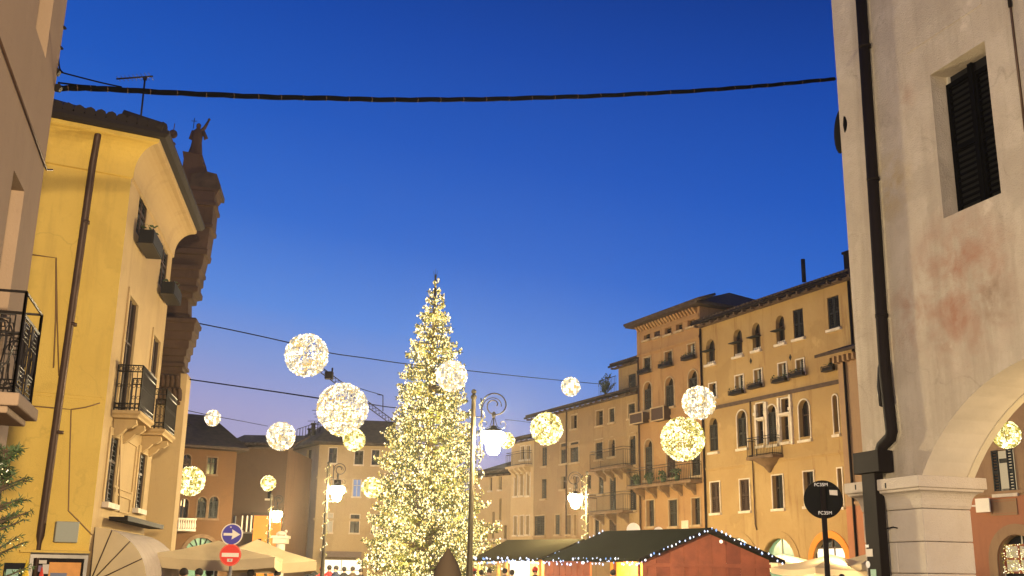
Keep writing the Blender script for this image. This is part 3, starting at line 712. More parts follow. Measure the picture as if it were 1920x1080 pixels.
# shop display with glittering lights inside the arch
m_ = MB(); a3, b3, z3, z4 = cen(PE, 1905, 1020, 1075, 58)
m_.pbox(PE, a3, b3, z3, z4, -.24, -.235); sh_ = m_.build('shop_window', M['lit_curtain'], E_)
m_ = MB(); frame_box(PE, a3, b3, z3, z4, .07, -.235, -.17, m_); m_.pbox(PE, a3 + .07, b3 - .07, (z3 + z4) / 2 - .04, (z3 + z4) / 2 + .04, -.235, -.18); m_.pbox(PE, (a3 + b3) / 2 - .03, (a3 + b3) / 2 + .03, z3, z4, -.235, -.185); m_.build('shop_window_frame', M['stall_red'], sh_)
m_ = MB()
for k in range(260): m_.octa(PE.w(random.uniform(a3 - .2, b3), random.uniform(z3, z4), random.uniform(-.16, -.1)), .022)
tag(m_.build('display_lights', M['bulb_warm'], sh_, fix=False), kind='stuff')
m_ = MB(); z_ = zE
m_.hexa([PE.w(ue0 - .7, z_, .7), PE.w(ue0 + 13, z_, .7), PE.w(ue0 + 13, z_ + 1.6, -4), PE.w(ue0 - .7, z_ + 1.6, -4)] + [PE.w(ue0 - .7, z_ + .14, .7), PE.w(ue0 + 13, z_ + .14, .7), PE.w(ue0 + 13, z_ + 1.74, -4), PE.w(ue0 - .7, z_ + 1.74, -4)])
rE = m_.build('roof', M['roof'], E_)
for i in range(7): u = ue0 + .1 + .3 * i; m_ = MB(); m_.pbox(PE, u - .06, u + .06, z_ - .32, z_ - .01, 0, .35); m_.build('corbel', M['E'], E_)
u, z = PE.uv(1584, 800); downpipe(E_, PE, [(u + .3, z_ - .3), (u + .3, 0)], .06, 'pipe_dark')
a, b, za, zb = cen(PE, 1853, 935, 961, 26)
m_ = MB(); m_.pbox(PE, a, b, za, zb, .25, .31); m_.pbox(PE, a - .2, a, (za + zb) / 2 - .03, (za + zb) / 2 + .03, .0, .28)
tag(m_.build('wall_sign', M['sign_cream'], loc=PE.w(a, za, .2)), 'small cream rectangular plaque on the brick red house, just right of the pillar capital', 'sign')

# ================================================================== BACK LEFT OF THE SQUARE
PF = PL((-20.79, 66.97), 59)
uF0, uF1 = PF.uv(300, 900)[0], PF.uv(440, 900)[0]
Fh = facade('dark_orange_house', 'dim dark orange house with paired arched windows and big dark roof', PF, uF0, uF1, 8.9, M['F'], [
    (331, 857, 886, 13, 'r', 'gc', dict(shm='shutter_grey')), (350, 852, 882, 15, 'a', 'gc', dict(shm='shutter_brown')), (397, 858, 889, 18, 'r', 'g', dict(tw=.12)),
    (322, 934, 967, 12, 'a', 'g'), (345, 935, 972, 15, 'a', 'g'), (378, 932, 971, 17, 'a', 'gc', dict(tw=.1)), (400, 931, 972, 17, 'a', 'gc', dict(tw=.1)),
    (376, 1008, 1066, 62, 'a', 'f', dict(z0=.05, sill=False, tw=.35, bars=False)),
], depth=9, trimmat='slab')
hip(Fh, PF, uF0, uF1, 8.95, .6, 9, 2.6, 4.0)
for i in range(9):
    q = math.pi * i / 8; u, z = PF.uv(376, 1037); a, b, _, zt = cen(PF, 376, 1008, 1036, 60); r = (b - a) / 2
    m_ = MB(); m_.tube([PF.w(u, zt - r, -.2), PF.w(u + math.cos(q) * r, zt - r + math.sin(q) * r, -.2)], .035, 5); m_.build('fanlight_spoke', M['dark'], Fh)
for x, y in ((321, 942), (341, 940), (347, 942), (333, 862)):
    a, b, za, zb = cen(PF, x, y - 6, y + 8, 2.4); m_ = MB(); m_.pbox(PF, a, b, za, zb, -.2, -.18); m_.build('window_lamp', M['lit_warm'], Fh)
ua, zf = PF.uv(326, 992); ub, _ = PF.uv(360, 992)
m_ = MB(); m_.pbox(PF, ua, ub, zf - .12, zf, 0, .9); bl_ = m_.build('balcony', M['trim'], Fh)
for i in range(8): m_ = MB(); u = ua + (ub - ua) * (i + .5) / 8; m_.lathe(PF.w(u, zf, .8), [(.05, 0), (.09, .2), (.04, .45), (.06, .55)], 8); m_.build('baluster', M['trim'], bl_)
m_ = MB(); m_.pbox(PF, ua, ub, zf + .551, zf + .65, .7, .9); m_.build('handrail', M['trim'], bl_)

# dim brown house set back between them, with a lit loggia
PG = PL(atZ(440, 844, 9.2)[:2], 92)
PG = PL(tuple(atY(440, 900, 76))[:2], 92)
uG1 = PG.uv(536, 900)[0]
zG = PG.uv(480, 839)[1]
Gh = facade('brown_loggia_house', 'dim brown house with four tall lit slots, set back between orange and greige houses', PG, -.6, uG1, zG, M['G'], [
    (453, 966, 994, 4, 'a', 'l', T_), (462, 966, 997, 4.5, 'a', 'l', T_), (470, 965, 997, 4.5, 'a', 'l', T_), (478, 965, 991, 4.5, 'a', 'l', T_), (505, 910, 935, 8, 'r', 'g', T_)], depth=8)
eave_roof(Gh, PG, -.6, uG1, zG, .4, .25, 5)
PO = PL(tuple(atY(474, 1000, 72))[:2], 92)
uo = PO.uv(509, 1000)[0]; zo = PO.uv(490, 967)[1]
Oh = facade('orange_annex', 'low bright orange lit wall block behind the far lamp post', PO, 0, uo, zo, M['orange'], [(484, 1010, 1064, 9, 'r', 'g', T_)], depth=2.5)
m_ = MB(); m_.pbox(PO, -.15, uo + .15, zo + .01, zo + .2, -2.7, .25); m_.build('roof', M['roof'], Oh)

# greige corner house
c1 = atZ(600, 822, 12.0)
PH1 = PL(c1[:2], 148); PH2 = PL(c1[:2], 84)
uH1 = PH1.uv(535, 900)[0]; uH2 = PH2.uv(735, 900)[0]
zH = 11.7
Hh = facade('greige_corner_house', 'greige corner house with one blue-lit window and antennas, left of the christmas tree', PH2, 0, uH2, zH, M['H'], [
    (624, 840, 868, 15, 'r', 'gh'), (673, 845, 871, 16, 'r', 'gc', dict(shm='shutter_grey')), (704, 844, 872, 14, 'r', 'gh'),
    (669, 898, 931, 15, 'r', 'b'), (632, 899, 932, 14, 'r', 'g'), (704, 900, 932, 13, 'r', 'g'),
    (615, 963, 998, 17, 'r', 'w'), (665, 965, 999, 17, 'r', 'gh'), (704, 965, 999, 15, 'r', 'g'),
    (640, 1050, 1068, 78, 'r', 's', dict(z0=.3, trim=False, sill=False)),
], depth=10)
holes = []; tds = []
for cx, yt, yb, w_ in ((551, 848, 876, 7), (579, 843, 872, 9), (545, 902, 941, 9), (571, 900, 941, 12), (541, 960, 1013, 9), (568, 958, 1012, 12)):
    a, b, za, zb = cen(PH1, cx, yt, yb, w_); holes.append(outline(a, b, za, zb, False)); tds.append((a, b, za, zb))
wall_mesh(PH1, [(uH1, 0), (0, 0), (0, zH), (uH1, zH)], holes, M['H'], Hh, 'side_wall', back=2)
for i, (a, b, za, zb) in enumerate(tds):
    window(Hh, PH1, a, b, za, zb, False, 'gc' if i in (2, 5) else 'g', trim=False)
    if i >= 2: flower_box(Hh, PH1, a - .2, b + .2, za - .1, .4, .7, False)
m_ = MB(); over = .7
e0, e1, e2 = PH1.w(uH1, zH, over), PH1.w(over * .8, zH, over), PH2.w(uH2, zH, over)
e1 = (PH1.w(0, zH, over) + PH2.w(0, zH, over)) / 2 + (PH1.n + PH2.n) * .15
ri0, ri1 = e0 + Vector((3, 3.5, 2.6)), e2 + Vector((-.3, 4, 2.3)); rc = e1 + Vector((1.2, 4.5, 2.4))
m_.poly([e0, e1, rc, ri0]).poly([e1, e2, ri1, rc]); dn = Vector((0, 0, -.2)); m_.poly([e0, e1, e1 + dn, e0 + dn]).poly([e1, e2, e2 + dn, e1 + dn])
m_.poly([e0 + dn, e1 + dn, PH1.w(0, zH, 0) + dn, PH1.w(uH1, zH, 0) + dn]).poly([e1 + dn, e2 + dn, PH2.w(uH2, zH, 0) + dn, PH2.w(0, zH, 0) + dn])
rH = m_.build('roof', M['roof'], Hh, fix=False)
for z in (8.9, 5.6): course(Hh, PH2, .1, uH2, z, .14, .08, 'H'); course(Hh, PH1, uH1, -.1, z, .14, .08, 'H')
a, b, za, zb = cen(PH2, 640, 1034, 1045, 76); m_ = MB()
m_.hexa([PH2.w(u, z, d) for z, dd in ((za, 1.6), (zb, .3)) for u, d in ((a, dd), (b, dd), (b, dd - .25), (a, dd - .25))]); m_.build('shop_awning', M['canvas_dark'], Hh)
# roof clutter: chimneys, railing and aerials
for x, yt, yb, r in ((588, 796, 816, .16), (580, 806, 818, .12)):
    p0, p1 = atY(x, yb, 88), atY(x, yt, 88); tag(MB().tube([p0, p1], r, 8).tube([p1, p1 + Vector((0, 0, .12))], r * 1.5, 8).build('chimney_pot', M['pipe_dark'], loc=p0), 'taller dark chimney pot on the greige corner house roof' if x == 588 else 'shorter dark chimney pot on the greige corner house roof', 'chimney')
m_ = MB(); pr0 = atY(556, 822, 88); pr1 = atY(600, 808, 87)
for i in range(9):
    p = pr0.lerp(pr1, i / 8); m_.tube([p, p + Vector((0, 0, .75))], .03, 5)
m_.tube([pr0 + Vector((0, 0, .75)), pr1 + Vector((0, 0, .75))], .03, 5)
tag(m_.build('roof_railing', M['pipe_dark'], loc=pr0), 'thin railing along the left roof edge of the greige corner house', 'railing')
for i, (x, yt, lab) in enumerate(((598, 770, 'tall crooked aerial on the greige corner house, behind the sparkling spheres'), (590, 790, 'shorter aerial beside the chimney pots on the greige corner house'))):
    p0 = atY(x, 812, 88); p1 = atY(x, yt, 88); m_ = MB(); m_.tube([p0, p1], .035, 5)
    for k, L_ in ((0, .55), (.3, .4), (.55, .3)):
        q = p1 - Vector((0, 0, k)); m_.tube([q - Vector((L_, .1, 0)), q + Vector((L_, .1, .05))], .022, 5)
    tag(m_.build('aerial', M['pipe_dark'], loc=p0), lab, 'antenna')

# ================================================================== YELLOW HOUSE (left)
YC = (-8.67, 22.75)
PYS = PL(YC, -8.9); PYF = PL(YC, 61)
Y_ = empty('yellow_house', (YC[0], YC[1], 0), 'bright yellow corner house with two iron balconies and a brown downpipe', 'building')
uYe = PYS.uv(323, 483)[0]
wdefs = [((263, 360), (267, 455)), ((305, 457), (307, 547)), ((242, 553), (224, 776)), ((287, 627), (273, 808)), ((207, 815), (204, 944)), ((261, 847), (255.5, 954))]
holes = []; ww = []
for tl, br in wdefs:
    a, zb = PYS.uv(*tl); b, za = PYS.uv(*br); b = max(b, a + 1.08); holes.append(outline(a, b, za, zb, False)); ww.append((a, b, za, zb))
ZC = 10.35
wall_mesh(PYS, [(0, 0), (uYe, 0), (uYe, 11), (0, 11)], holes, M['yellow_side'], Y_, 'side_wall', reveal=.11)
m_ = MB(); m_.poly([PYF.w(-7, 0), PYF.w(0, 0), PYF.w(0, 11), PYF.w(-7, 11)])
m_.poly([PYS.w(uYe, 0, 0), PYS.w(uYe, 0, -6), PYS.w(uYe, 11, -6), PYS.w(uYe, 11, 0)])
m_.build('front_wall', M['yellow'], Y_, fix=False)
for i, (a, b, za, zb) in enumerate(ww):
    f = window(Y_, PYS, a, b, za, zb, False, 'gc' if i in (0, 1, 4, 5) else 'g', trim=False, sill=i > 3, rd=.10, shm='shutter_dark')
    if i > 3 or i in (2, 3):
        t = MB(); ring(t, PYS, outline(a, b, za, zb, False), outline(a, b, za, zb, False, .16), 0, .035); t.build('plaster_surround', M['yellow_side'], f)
for i in (0, 1):
    a, b, za, zb = ww[i]; flower_box(Y_, PYS, a - .12, b + .15, za - .28, .30, .34, True, 'iron')
    m_ = MB(); m_.pbox(PYS, a - .1, b + .13, za - .29, za + .03, .425, .44); m_.pbox(PYS, a - .115, a - .102, za - .29, za + .03, .1, .44); m_.build('flower_box_panel', M['dark'], Y_)
def fancy_balcony(bld, pl, u0, u1, zf, h, pr, mat_slab):
    s_ = MB(); s_.sweep([pl.w(u0, 0, 0)[:2], pl.w(u0, 0, pr)[:2], pl.w(u1, 0, pr)[:2], pl.w(u1, 0, 0)[:2]], [(-.0, zf - .16), (-.03, zf - .16), (0, zf - .10), (.05, zf - .06), (.05, zf), (0, zf)], caps=False)
    s_.pbox(pl, u0 + .005, u1 - .005, zf - .159, zf - .002, 0, pr - .005); sl = s_.build('balcony', mat_slab, bld)
    r = MB()
    pts = [(u0, .02), (u0, pr), (u1, pr), (u1, .02)]
    for zz in (zf + .06, zf + .16, zf + h - .14, zf + h):
        for a, b in zip(pts, pts[1:]): r.tube([pl.w(a[0], zz, a[1]), pl.w(b[0], zz, b[1])], .016, 6)
    for (a, b) in zip(pts, pts[1:]):
        L_ = math.hypot(b[0] - a[0], b[1] - a[1]); n = max(3, int(L_ / .09))
        for i in range(n + 1):
            u = a[0] + (b[0] - a[0]) * i / n; d = a[1] + (b[1] - a[1]) * i / n
            r.tube([pl.w(u, zf, d), pl.w(u, zf + h, d)], .02 if i in (0, n) else .010, 5, False)
            if i < n:   # little scroll rings between bars
                u2 = a[0] + (b[0] - a[0]) * (i + .5) / n; d2 = a[1] + (b[1] - a[1]) * (i + .5) / n
                e1 = Vector(pl.w(b[0], 0, b[1]) - pl.w(a[0], 0, a[1])).normalized() * .035
                for zz in (zf + .11, zf + h - .07, zf + h * .55):
                    c = pl.w(u2, zz, d2); r.tube([c + e1 * math.cos(q) + Vector((0, 0, .04 * math.sin(q))) for q in [k * math.pi / 4 for k in range(9)]], .007, 4, False)
    r.build('railing', M['iron'], sl)
    for f_ in (.2, .8):
        u = u0 + (u1 - u0) * f_; c = MB()
        c.prism([pl.w(u - .10, z, d) for d, z in ((0, zf - .161), (pr * .85, zf - .161), (pr * .88, zf - .26), (pr * .7, zf - .34), (pr * .5, zf - .36), (pr * .35, zf - .46), (pr * .12, zf - .56), (0, zf - .58))], pl.t * .2)
        c.build('bracket', mat_slab, sl)
    return sl
for i in (2, 3):
    a, b, za, zb = ww[i]; fancy_balcony(Y_, PYS, a - .35, b + .35, za - .02, 1.02, .55, M['yellow_side'])
# coved cornice, eave and coppi tiles round the corner
pth = [PYF.w(-7, 0)[:2], PYF.w(0, 0)[:2], PYS.w(uYe, 0)[:2]]
cove = [(0, 10.12), (.05, 10.14), (.05, 10.22)] + [(.05 + .50 * (1 - math.cos(q)), 10.24 + .62 * math.sin(q)) for q in [k * math.pi / 16 for k in range(1, 9)]] + [(.60, 10.88), (.60, 10.96), (0, 10.96)]
co_ = MB().sweep(pth, cove, caps=False)
k_ = len(cove) - 1
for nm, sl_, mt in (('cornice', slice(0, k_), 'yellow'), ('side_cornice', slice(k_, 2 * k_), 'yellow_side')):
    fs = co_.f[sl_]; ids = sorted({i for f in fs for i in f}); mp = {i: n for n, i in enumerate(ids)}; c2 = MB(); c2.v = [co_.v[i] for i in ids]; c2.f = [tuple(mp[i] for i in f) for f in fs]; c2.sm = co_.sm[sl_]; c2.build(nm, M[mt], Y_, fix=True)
MB().sweep(pth, [(.0, 10.965), (.74, 10.965), (.82, 11.03), (.82, 11.12), (0, 11.2)]).build('gutter', M['roof_dark'], Y_)
m_ = MB(); A = [PYF.w(-7, 0, .75), None, PYS.w(uYe, 0, .75)]
cor = Vector(pth[1]).to_3d(); mm = (PYF.n + PYS.n); mm.normalize(); cor = cor + mm * (.75 / mm.dot(PYF.n))
z_ = Vector((0, 0, 11.12)); bk = cor - mm * 5 + Vector((0, 0, 2.0))
a0 = PYF.w(-7, 0, .75); a1 = PYS.w(uYe, 0, .75); b0 = PYF.w(-7, 2, -4.2); b1 = PYS.w(uYe, 2, -4.2)
m_.poly([a0 + z_, cor + z_, bk + z_, b0 + z_]).poly([cor + z_, a1 + z_, b1 + z_, bk + z_])
rfY = m_.build('roof', M['roof'], Y_, fix=False)
def tile_row(pl, u_0, u_1, parent, over, z, step=.22, L_=.9, rise=.3):
    u = u_0
    while u < u_1:
        m_ = MB(); p0 = pl.w(u, z, over); p1 = pl.w(u, z + rise * L_, over - L_)
        m_.tube([p0, p0.lerp(p1, .5), p1], [.115, .10, .09], 8)
        m_.build('roof_tile', M['roof_dark'], parent); u += step * random.uniform(.96, 1.04)
tile_row(PYF, -4.4, .55, rfY, .84, 11.17); tile_row(PYS, -.6, uYe, rfY, .70, 11.17, .3)
# aerial
p0 = atY(263, 232, 23.5); p1 = atY(272, 146, 23.5); m_ = MB(); m_.tube([p0 - Vector((0, 0, .3)), p1], .022, 6)
q0, q1 = atY(218, 148, 23.4), atY(287, 143, 23.6); m_.tube([q0, q1], .02, 6)
for k in range(9): p = q0.lerp(q1, .06 + .11 * k); m_.tube([p + Vector((0, -.12 - .01 * k, 0)), p + Vector((0, .12 + .01 * k, 0))], .008, 4)
m_.box(p1 - Vector((0, 0, .02)), (.04, .03, .04))
tag(m_.build('tv_aerial', M['iron'], loc=p0), 'thin tv aerial with a long horizontal boom on the yellow house roof', 'antenna')
# downpipe on the yellow front
def fpts(pl, px): return [pl.uv(*p) for p in px]
pp = fpts(PYF, [(181, 240), (77, 985)])
MB().tube([PYF.w(pp[0][0], 11.0, .5), PYF.w(pp[0][0], 10.7, .35), PYF.w(pp[0][0], 10.2, .11), PYF.w(pp[1][0], 2.2, .11), PYF.w(pp[1][0], 2.05, .10), PYF.w(pp[1][0] - .02, .0, .09)], [.075, .075, .08, .08, .045, .045], 12).build('downpipe', M['pipe'], Y_)
for z in (8.9, 6.6, 4.3): MB().tube([PYF.w(pp[0][0] - .0, z - .03, .11), PYF.w(pp[0][0], z + .03, .11)], .092, 12).build('pipe_bracket', M['pipe'], Y_)
for px in ([(60, 478), (105, 484), (107, 600), (110, 705)], [(40, 760), (100, 765), (133, 768), (130, 870), (128, 958), (148, 978), (172, 1003)], [(133, 768), (160, 764), (187, 756)], [(105, 484), (104, 600), (100, 690)]):
    q = fpts(PYF, px); MB().tube([PYF.w(u, z, .025) for u, z in q], .016, 6).build('wall_cable', M['cable_brown'], Y_)
course(Y_, PYF, -7, -.02, PYF.uv(150, 740)[1], .05, .03, 'yellow')
q = fpts(PYS, [(223, 800), (220, 960)]); MB().tube([PYS.w(u, z, .03) for u, z in q], .02, 6).build('wall_cable', M['cable_brown'], Y_)
u, z = PYS.uv(238, 830); m_ = MB()
for (a, b, c, d_) in ((1.75, 4.0, 3.35, 4.55), (1.85, 3.9, 2.85, 3.25)):
    frame_box(PYS, a, b, c, d_, .05, .0, .03, m_)
m_.build('wall_panel_moulding', M['yellow_side'], Y_)
u0, z0 = PYS.uv(195, 972); u1, z1 = PYS.uv(270, 992)
m_ = MB(); m_.pbox(PYS, u0, u1, 2.60, 2.68, .1, .5); m_.pbox(PYS, u0, u1, 2.681, 2.71, .42, .5); m_.build('awning_lamp_bar', M['pipe_dark'], Y_)
# fuse box, ledge
def fbox(name, mat, x0, y0, x1, y1, d0, d1, pl=PYF, parent=None):
    a, zb = pl.uv(x0, y0); b, za = pl.uv(x1, y1); return MB().pbox(pl, a, b, za, zb, d0, d1), a, b, za, zb
mb, a, b, za, zb = fbox('', None, 103, 978, 141, 1018, .0, .30)
o = mb.build('meter_box', M['grey_box'], loc=PYF.w(a, za), bevel=.015); tag(o, 'grey green metal meter box on the yellow wall above the notice case', 'box')
mb, a, b, za, zb = fbox('', None, 36, 1031, 166, 1038, .0, .22); mb.build('ledge', M['yellow'], Y_)
# notice case
mb, a, b, za, zb = fbox('', None, 60, 1044, 152, 1100, .01, .10)
N_ = empty('notice_case', PYF.w((a + b) / 2, .9, .1), 'metal framed notice case with orange poster under the meter box', 'notice case')
WL[N_] = PYF.w((a + b) / 2, .9, .1); mb.build('backboard', M['pipe_dark'], N_)
m_ = MB(); frame_box(PYF, a - .05, b + .05, za - .3, zb + .05, .07, .101, .17, m_); m_.tube([PYF.w(a - .05, zb + .09, .16), PYF.w(b + .05, zb + .09, .16)], .045, 8); m_.build('case_frame', M['steel'], N_)
def patch(parent, name, mat, x0, y0, x1, y1, d, pl=PYF):
    a, zb = pl.uv(x0, y0); b, za = pl.uv(x1, y1); return MB().pbox(pl, a, b, za, zb, d, d + .006).build(name, mat, parent)
patch(N_, 'orange_poster', M['stall_orange'], 92, 1054, 147, 1090, .11)
patch(N_, 'blue_leaflet', simple('blue_leaflet', (.16, .18, .24), .6), 93, 1074, 122, 1090, .118)
for i, (x0, y0, x1, y1) in enumerate(((66, 1050, 86, 1057), (66, 1060, 76, 1072), (79, 1058, 89, 1076))): patch(N_, 'leaflet', M['sticker'] if i != 1 else simple('purple_leaflet', (.2, .14, .22), .6), x0, y0, x1, y1, .11)
mb, a, b, za, zb = fbox('', None, 6, 1055, 40, 1100, .30, .34)
K_ = mb.build('menu_board', M['dark'], loc=PYF.w(a, .5, .3)); tag(K_, 'black board with a pale green sheet at the lower left corner beside the fir', 'board')
patch(K_, 'pale_green_sheet', M['sticker_green'], 9, 1067, 28, 1100, .345)
for nm, col, x0, y0, x1, y1, lab in (('folded_parasol', (.75, .50, .03), 40, 1085, 51, 1050, 'yellow folded canvas tip leaning between the black board and the notice case'), ('pennant', (.7, .06, .03), 70, 1085, 79, 1063, 'small red pointed pennant standing in front of the notice case')):
    p0 = atY(x0, y0 + 60, 20.2); p1 = atY(x1, y1, 20.2); m_ = MB(); k = p0.lerp(p1, .5); m_.tube([Vector((p0.x, p0.y, .02)), p0.lerp(p1, .3), p0.lerp(p1, .7), p1], [.10, .085, .06, .008], 8)
    tag(m_.build(nm, simple(nm + '_cloth', col, .7), loc=(p0.x, p0.y, .02)), lab, 'parasol' if nm[0] == 'f' else 'flag')

# barrel awning on the side of the yellow house
AW = empty('barrel_awning', PYS.w(.3, 2.4, 0), 'cream rounded barrel awning with ribs at the foot of the yellow house', 'awning')
ua = PYS.uv(189, 984)[0] + .15; ub = 5.4; zt = 2.42; rA = 1.15
def arc(u, k, n=10, r=rA): q = math.pi / 2 * k / n; return PYS.w(u, zt - r + r * math.cos(q) * 1.0, r * math.sin(q))
m_ = MB(); n = 10
ua = .35
for k in range(n):
    for i in range(4):
        u0_, u1_ = ua + (ub - ua) * i / 4, ua + (ub - ua) * (i + 1) / 4
        m_.poly([arc(u0_, k), arc(u1_, k), arc(u1_, k + 1), arc(u0_, k + 1)], True)
m_.poly([arc(ua, n), arc(ub, n), arc(ub, n) - Vector((0, 0, .25)), arc(ua, n) - Vector((0, 0, .25))])
m_.build('cover', M['canvas_dark'], AW, fix=False)
m_ = MB(); hub = PYS.w(ua, zt - rA, 0.02)
for k in range(n): m_.poly([hub, arc(ua, k), arc(ua, k + 1)])
m_.poly([hub, arc(ua, n), arc(ua, n) - Vector((0, 0, .25)), hub - Vector((0, 0, .25))])
m_.build('side_panel', M['canvas'], AW, fix=False)
for k in (0, 2, 4.5, 7, 10): MB().tube([PYS.w(ua - .02, zt - rA, .02), arc(ua - .02, k)], .014, 6).build('rib', M['pipe'], AW)

# ================================================================== CHURCH FACADE behind the yellow house
CH = empty('church_facade', tuple(atY(320, 1070, 34))[:2] + (0,), 'dark weathered stone church front with heavy cornices rising behind the yellow house', 'church')
PC = PL(atY(326, 900, 33.2)[:2], -8.9)      # side street plane of the church front; u runs away from the viewer
def tier(name, xr, yt, yb, mat, u0=0, u1=7, xref=None, wdt=6.0, prof=None):
    """a block whose outer edge is seen at pixel xr"""
    ym = (yt + yb) / 2; P0 = PC.w(u0, 0, 0)
    z1 = PLC.uv(xr, yt)[1]; z0 = PLC.uv(xr, yb)[1]; out = PLC.uv(xr, ym)[0]
    return PLC, out, z0, z1
PLC = PL(PC.w(0, 0, 0)[:2], 81.1)           # end face towards the viewer (u = outwards to the square)
def tblock(name, xr, yt, yb, mat, back=.9, inn=5.0, fwd=0):
    o_, z1 = PLC.uv(xr, yt); o2, z0 = PLC.uv(xr, yb); out = (o_ + o2) / 2
    mb = MB(); mb.pbox(PLC, out - inn, out, z0, z1, -back, fwd); return mb.build(name, mat, CH), out, z0, z1
def tprof(name, pts, mat, fwd=0, back=.9):
    """profile in pixels down the outer silhouette, swept along the front and the visible end"""
    q = [PLC.uv(x, y) for x, y in pts]; b0 = min(u for u, z in q) - .02
    path = [PLC.w(b0 - 4, 0, fwd)[:2], PLC.w(b0, 0, fwd)[:2], PLC.w(b0, 0, -back)[:2]]
    prof = [(-.05, q[0][1])] + [(u - b0, z) for u, z in q] + [(-.05, q[-1][1])]
    return MB().sweep(path, prof).build(name, mat, CH)
tblock('pilaster', 333, 700, 1100, M['yellow_side'], inn=1.9)
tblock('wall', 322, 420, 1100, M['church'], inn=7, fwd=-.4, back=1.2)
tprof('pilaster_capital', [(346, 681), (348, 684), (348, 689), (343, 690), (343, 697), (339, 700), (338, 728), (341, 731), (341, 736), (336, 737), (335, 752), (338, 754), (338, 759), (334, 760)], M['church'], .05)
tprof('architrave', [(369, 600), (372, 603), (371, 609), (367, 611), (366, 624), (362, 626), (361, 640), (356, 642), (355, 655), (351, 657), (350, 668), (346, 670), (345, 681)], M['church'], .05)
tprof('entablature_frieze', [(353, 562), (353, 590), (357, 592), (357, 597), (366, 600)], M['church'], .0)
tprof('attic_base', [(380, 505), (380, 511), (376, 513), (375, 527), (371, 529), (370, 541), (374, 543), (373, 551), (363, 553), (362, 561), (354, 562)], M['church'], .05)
for i in range(9):      # acanthus leaves of the capital on the end face
    for k, yb in enumerate((752, 728)):
        x = 336 - 9 * i - 4 * k; u, z = PLC.uv(x, yb - .4 * i); m_ = MB()
        m_.tube([PLC.w(u, z, .06), PLC.w(u, z + .22, .10), PLC.w(u - .01, z + .36, .20), PLC.w(u, z + .33, .26)], [.085, .09, .06, .03], 7); m_.build('acanthus_leaf', M['church'], CH)
for i in range(10):     # dentils under the architrave cornice
    u, z = PLC.uv(364 - 6.5 * i, 617); m_ = MB(); m_.pbox(PLC, u - .06, u + .02, z - .07, z + .07, .06, .16); m_.build('dentil', M['church'], CH)
# attic with brick infill leaning cornice
tprof('attic', [(404, 365), (404, 385), (407, 386), (407, 392), (402, 393), (399, 425), (401, 426), (400, 432), (395, 433), (389, 470), (391, 471), (389, 480), (384, 481), (378, 505)], M['church'], .05)
for i in range(11):
    x = 398 - i * 1.5; y = 396 + i * 8.6; u, z = PLC.uv(x, y); w3 = .36
    for k in range(2):
        m_ = MB(); m_.pbox(PLC, u - .06 - w3 * (k + 1) + .012, u - .06 - w3 * k, z - .055, z + .045, .05, .085 + .02 * (i % 2)); m_.build('brick', M['Ebrick'], CH)
tprof('cornice', [(408, 352), (412, 356), (411, 362), (405, 370)], M['church'], .12)
m_ = MB()
q = [PLC.uv(*p) for p in ((357, 352), (414, 360), (415, 352), (408, 331), (388, 326), (362, 330))]
m_.prism([PLC.w(u, z, .25) for u, z in q], -PLC.n * 1.4); m_.build('roof', M['roof'], CH)
q = [PLC.uv(*p) for p in ((335, 365), (345, 300), (343, 285), (380, 292), (381, 310), (386, 312), (390, 332), (388, 360))]
m_.__init__(); m_.prism([PLC.w(u, z, .1) for u, z in q], -PLC.n * 1.2); m_.build('statue_pedestal', M['church'], CH)
# raking parapet with volute between finial and pedestal
q = [PLC.uv(*p) for p in ((290, 240), (318, 262), (320, 285), (330, 296), (345, 312), (345, 325), (333, 312), (328, 325), (336, 345), (330, 360), (362, 470), (340, 470))]
m_.__init__(); m_.prism([PLC.w(u, z, -.2) for u, z in q], -PLC.n * .8); m_.build('parapet', M['church'], CH)
u, z = PLC.uv(317, 262); u2, z2 = PLC.uv(317, 238); uT, zT = PLC.uv(319, 218)
m_.__init__(); c_ = PLC.w(u, 0, -.6); m_.lathe(c_, [(.0, z - .35), (.16, z - .35), (.17, z - .2), (.10, z - .1), (.09, z + .05), (.13, z + .1), (.09, z + .15)], 12); m_.sphere(c_ + Vector((0, 0, z2)), .15, 12, 8)
m_.tube([c_ + Vector((0, 0, z2)), c_ + Vector((.02, 0, zT))], .015, 5)
tag(m_.build('finial', M['church'], loc=c_ + Vector((0, 0, z - .35))), 'stone ball finial with a spike on the roof edge behind the yellow house', 'finial')
# robed statue with a raised arm
b_, zb_ = PLC.uv(362, 288); t_, zt_ = PLC.uv(366, 222); c_ = PLC.w(b_, zb_, -.4); H_ = zt_ - zb_
up = Vector((.03, 0, 1)); m_.__init__()
sec = [(0, .24, .22), (.1, .25, .22), (.3, .21, .18), (.5, .19, .17), (.62, .21, .16), (.76, .20, .14), (.83, .09, .08), (.86, .075, .075), (.91, .095, .10), (.96, .09, .09), (1.0, .02, .02)]
b0 = len(m_.v); n = 14
for i, (f, rx, ry) in enumerate(sec):
    for k in range(n):
        q = 2 * math.pi * k / n; wob = 1 + .14 * math.sin(q * 5 + i) * (1 if f < .6 else 0)
        m_.v.append(c_ + up * (H_ * f) + PLC.t * (rx * .85 * wob * math.cos(q)) + PLC.n * (ry * wob * math.sin(q)))
for i in range(len(sec) - 1):
    for k in range(n): k2 = (k + 1) % n; m_.f.append((b0 + i * n + k, b0 + i * n + k2, b0 + (i + 1) * n + k2, b0 + (i + 1) * n + k)); m_.sm.append(True)
sh = c_ + up * (H_ * .76)
m_.tube([sh + PLC.t * .10, sh + PLC.t * .20 + up * .16, sh + PLC.t * .30 + up * .42], [.085, .06, .035], 8)
m_.sphere(sh + PLC.t * .31 + up * .46, .05, 8, 6)
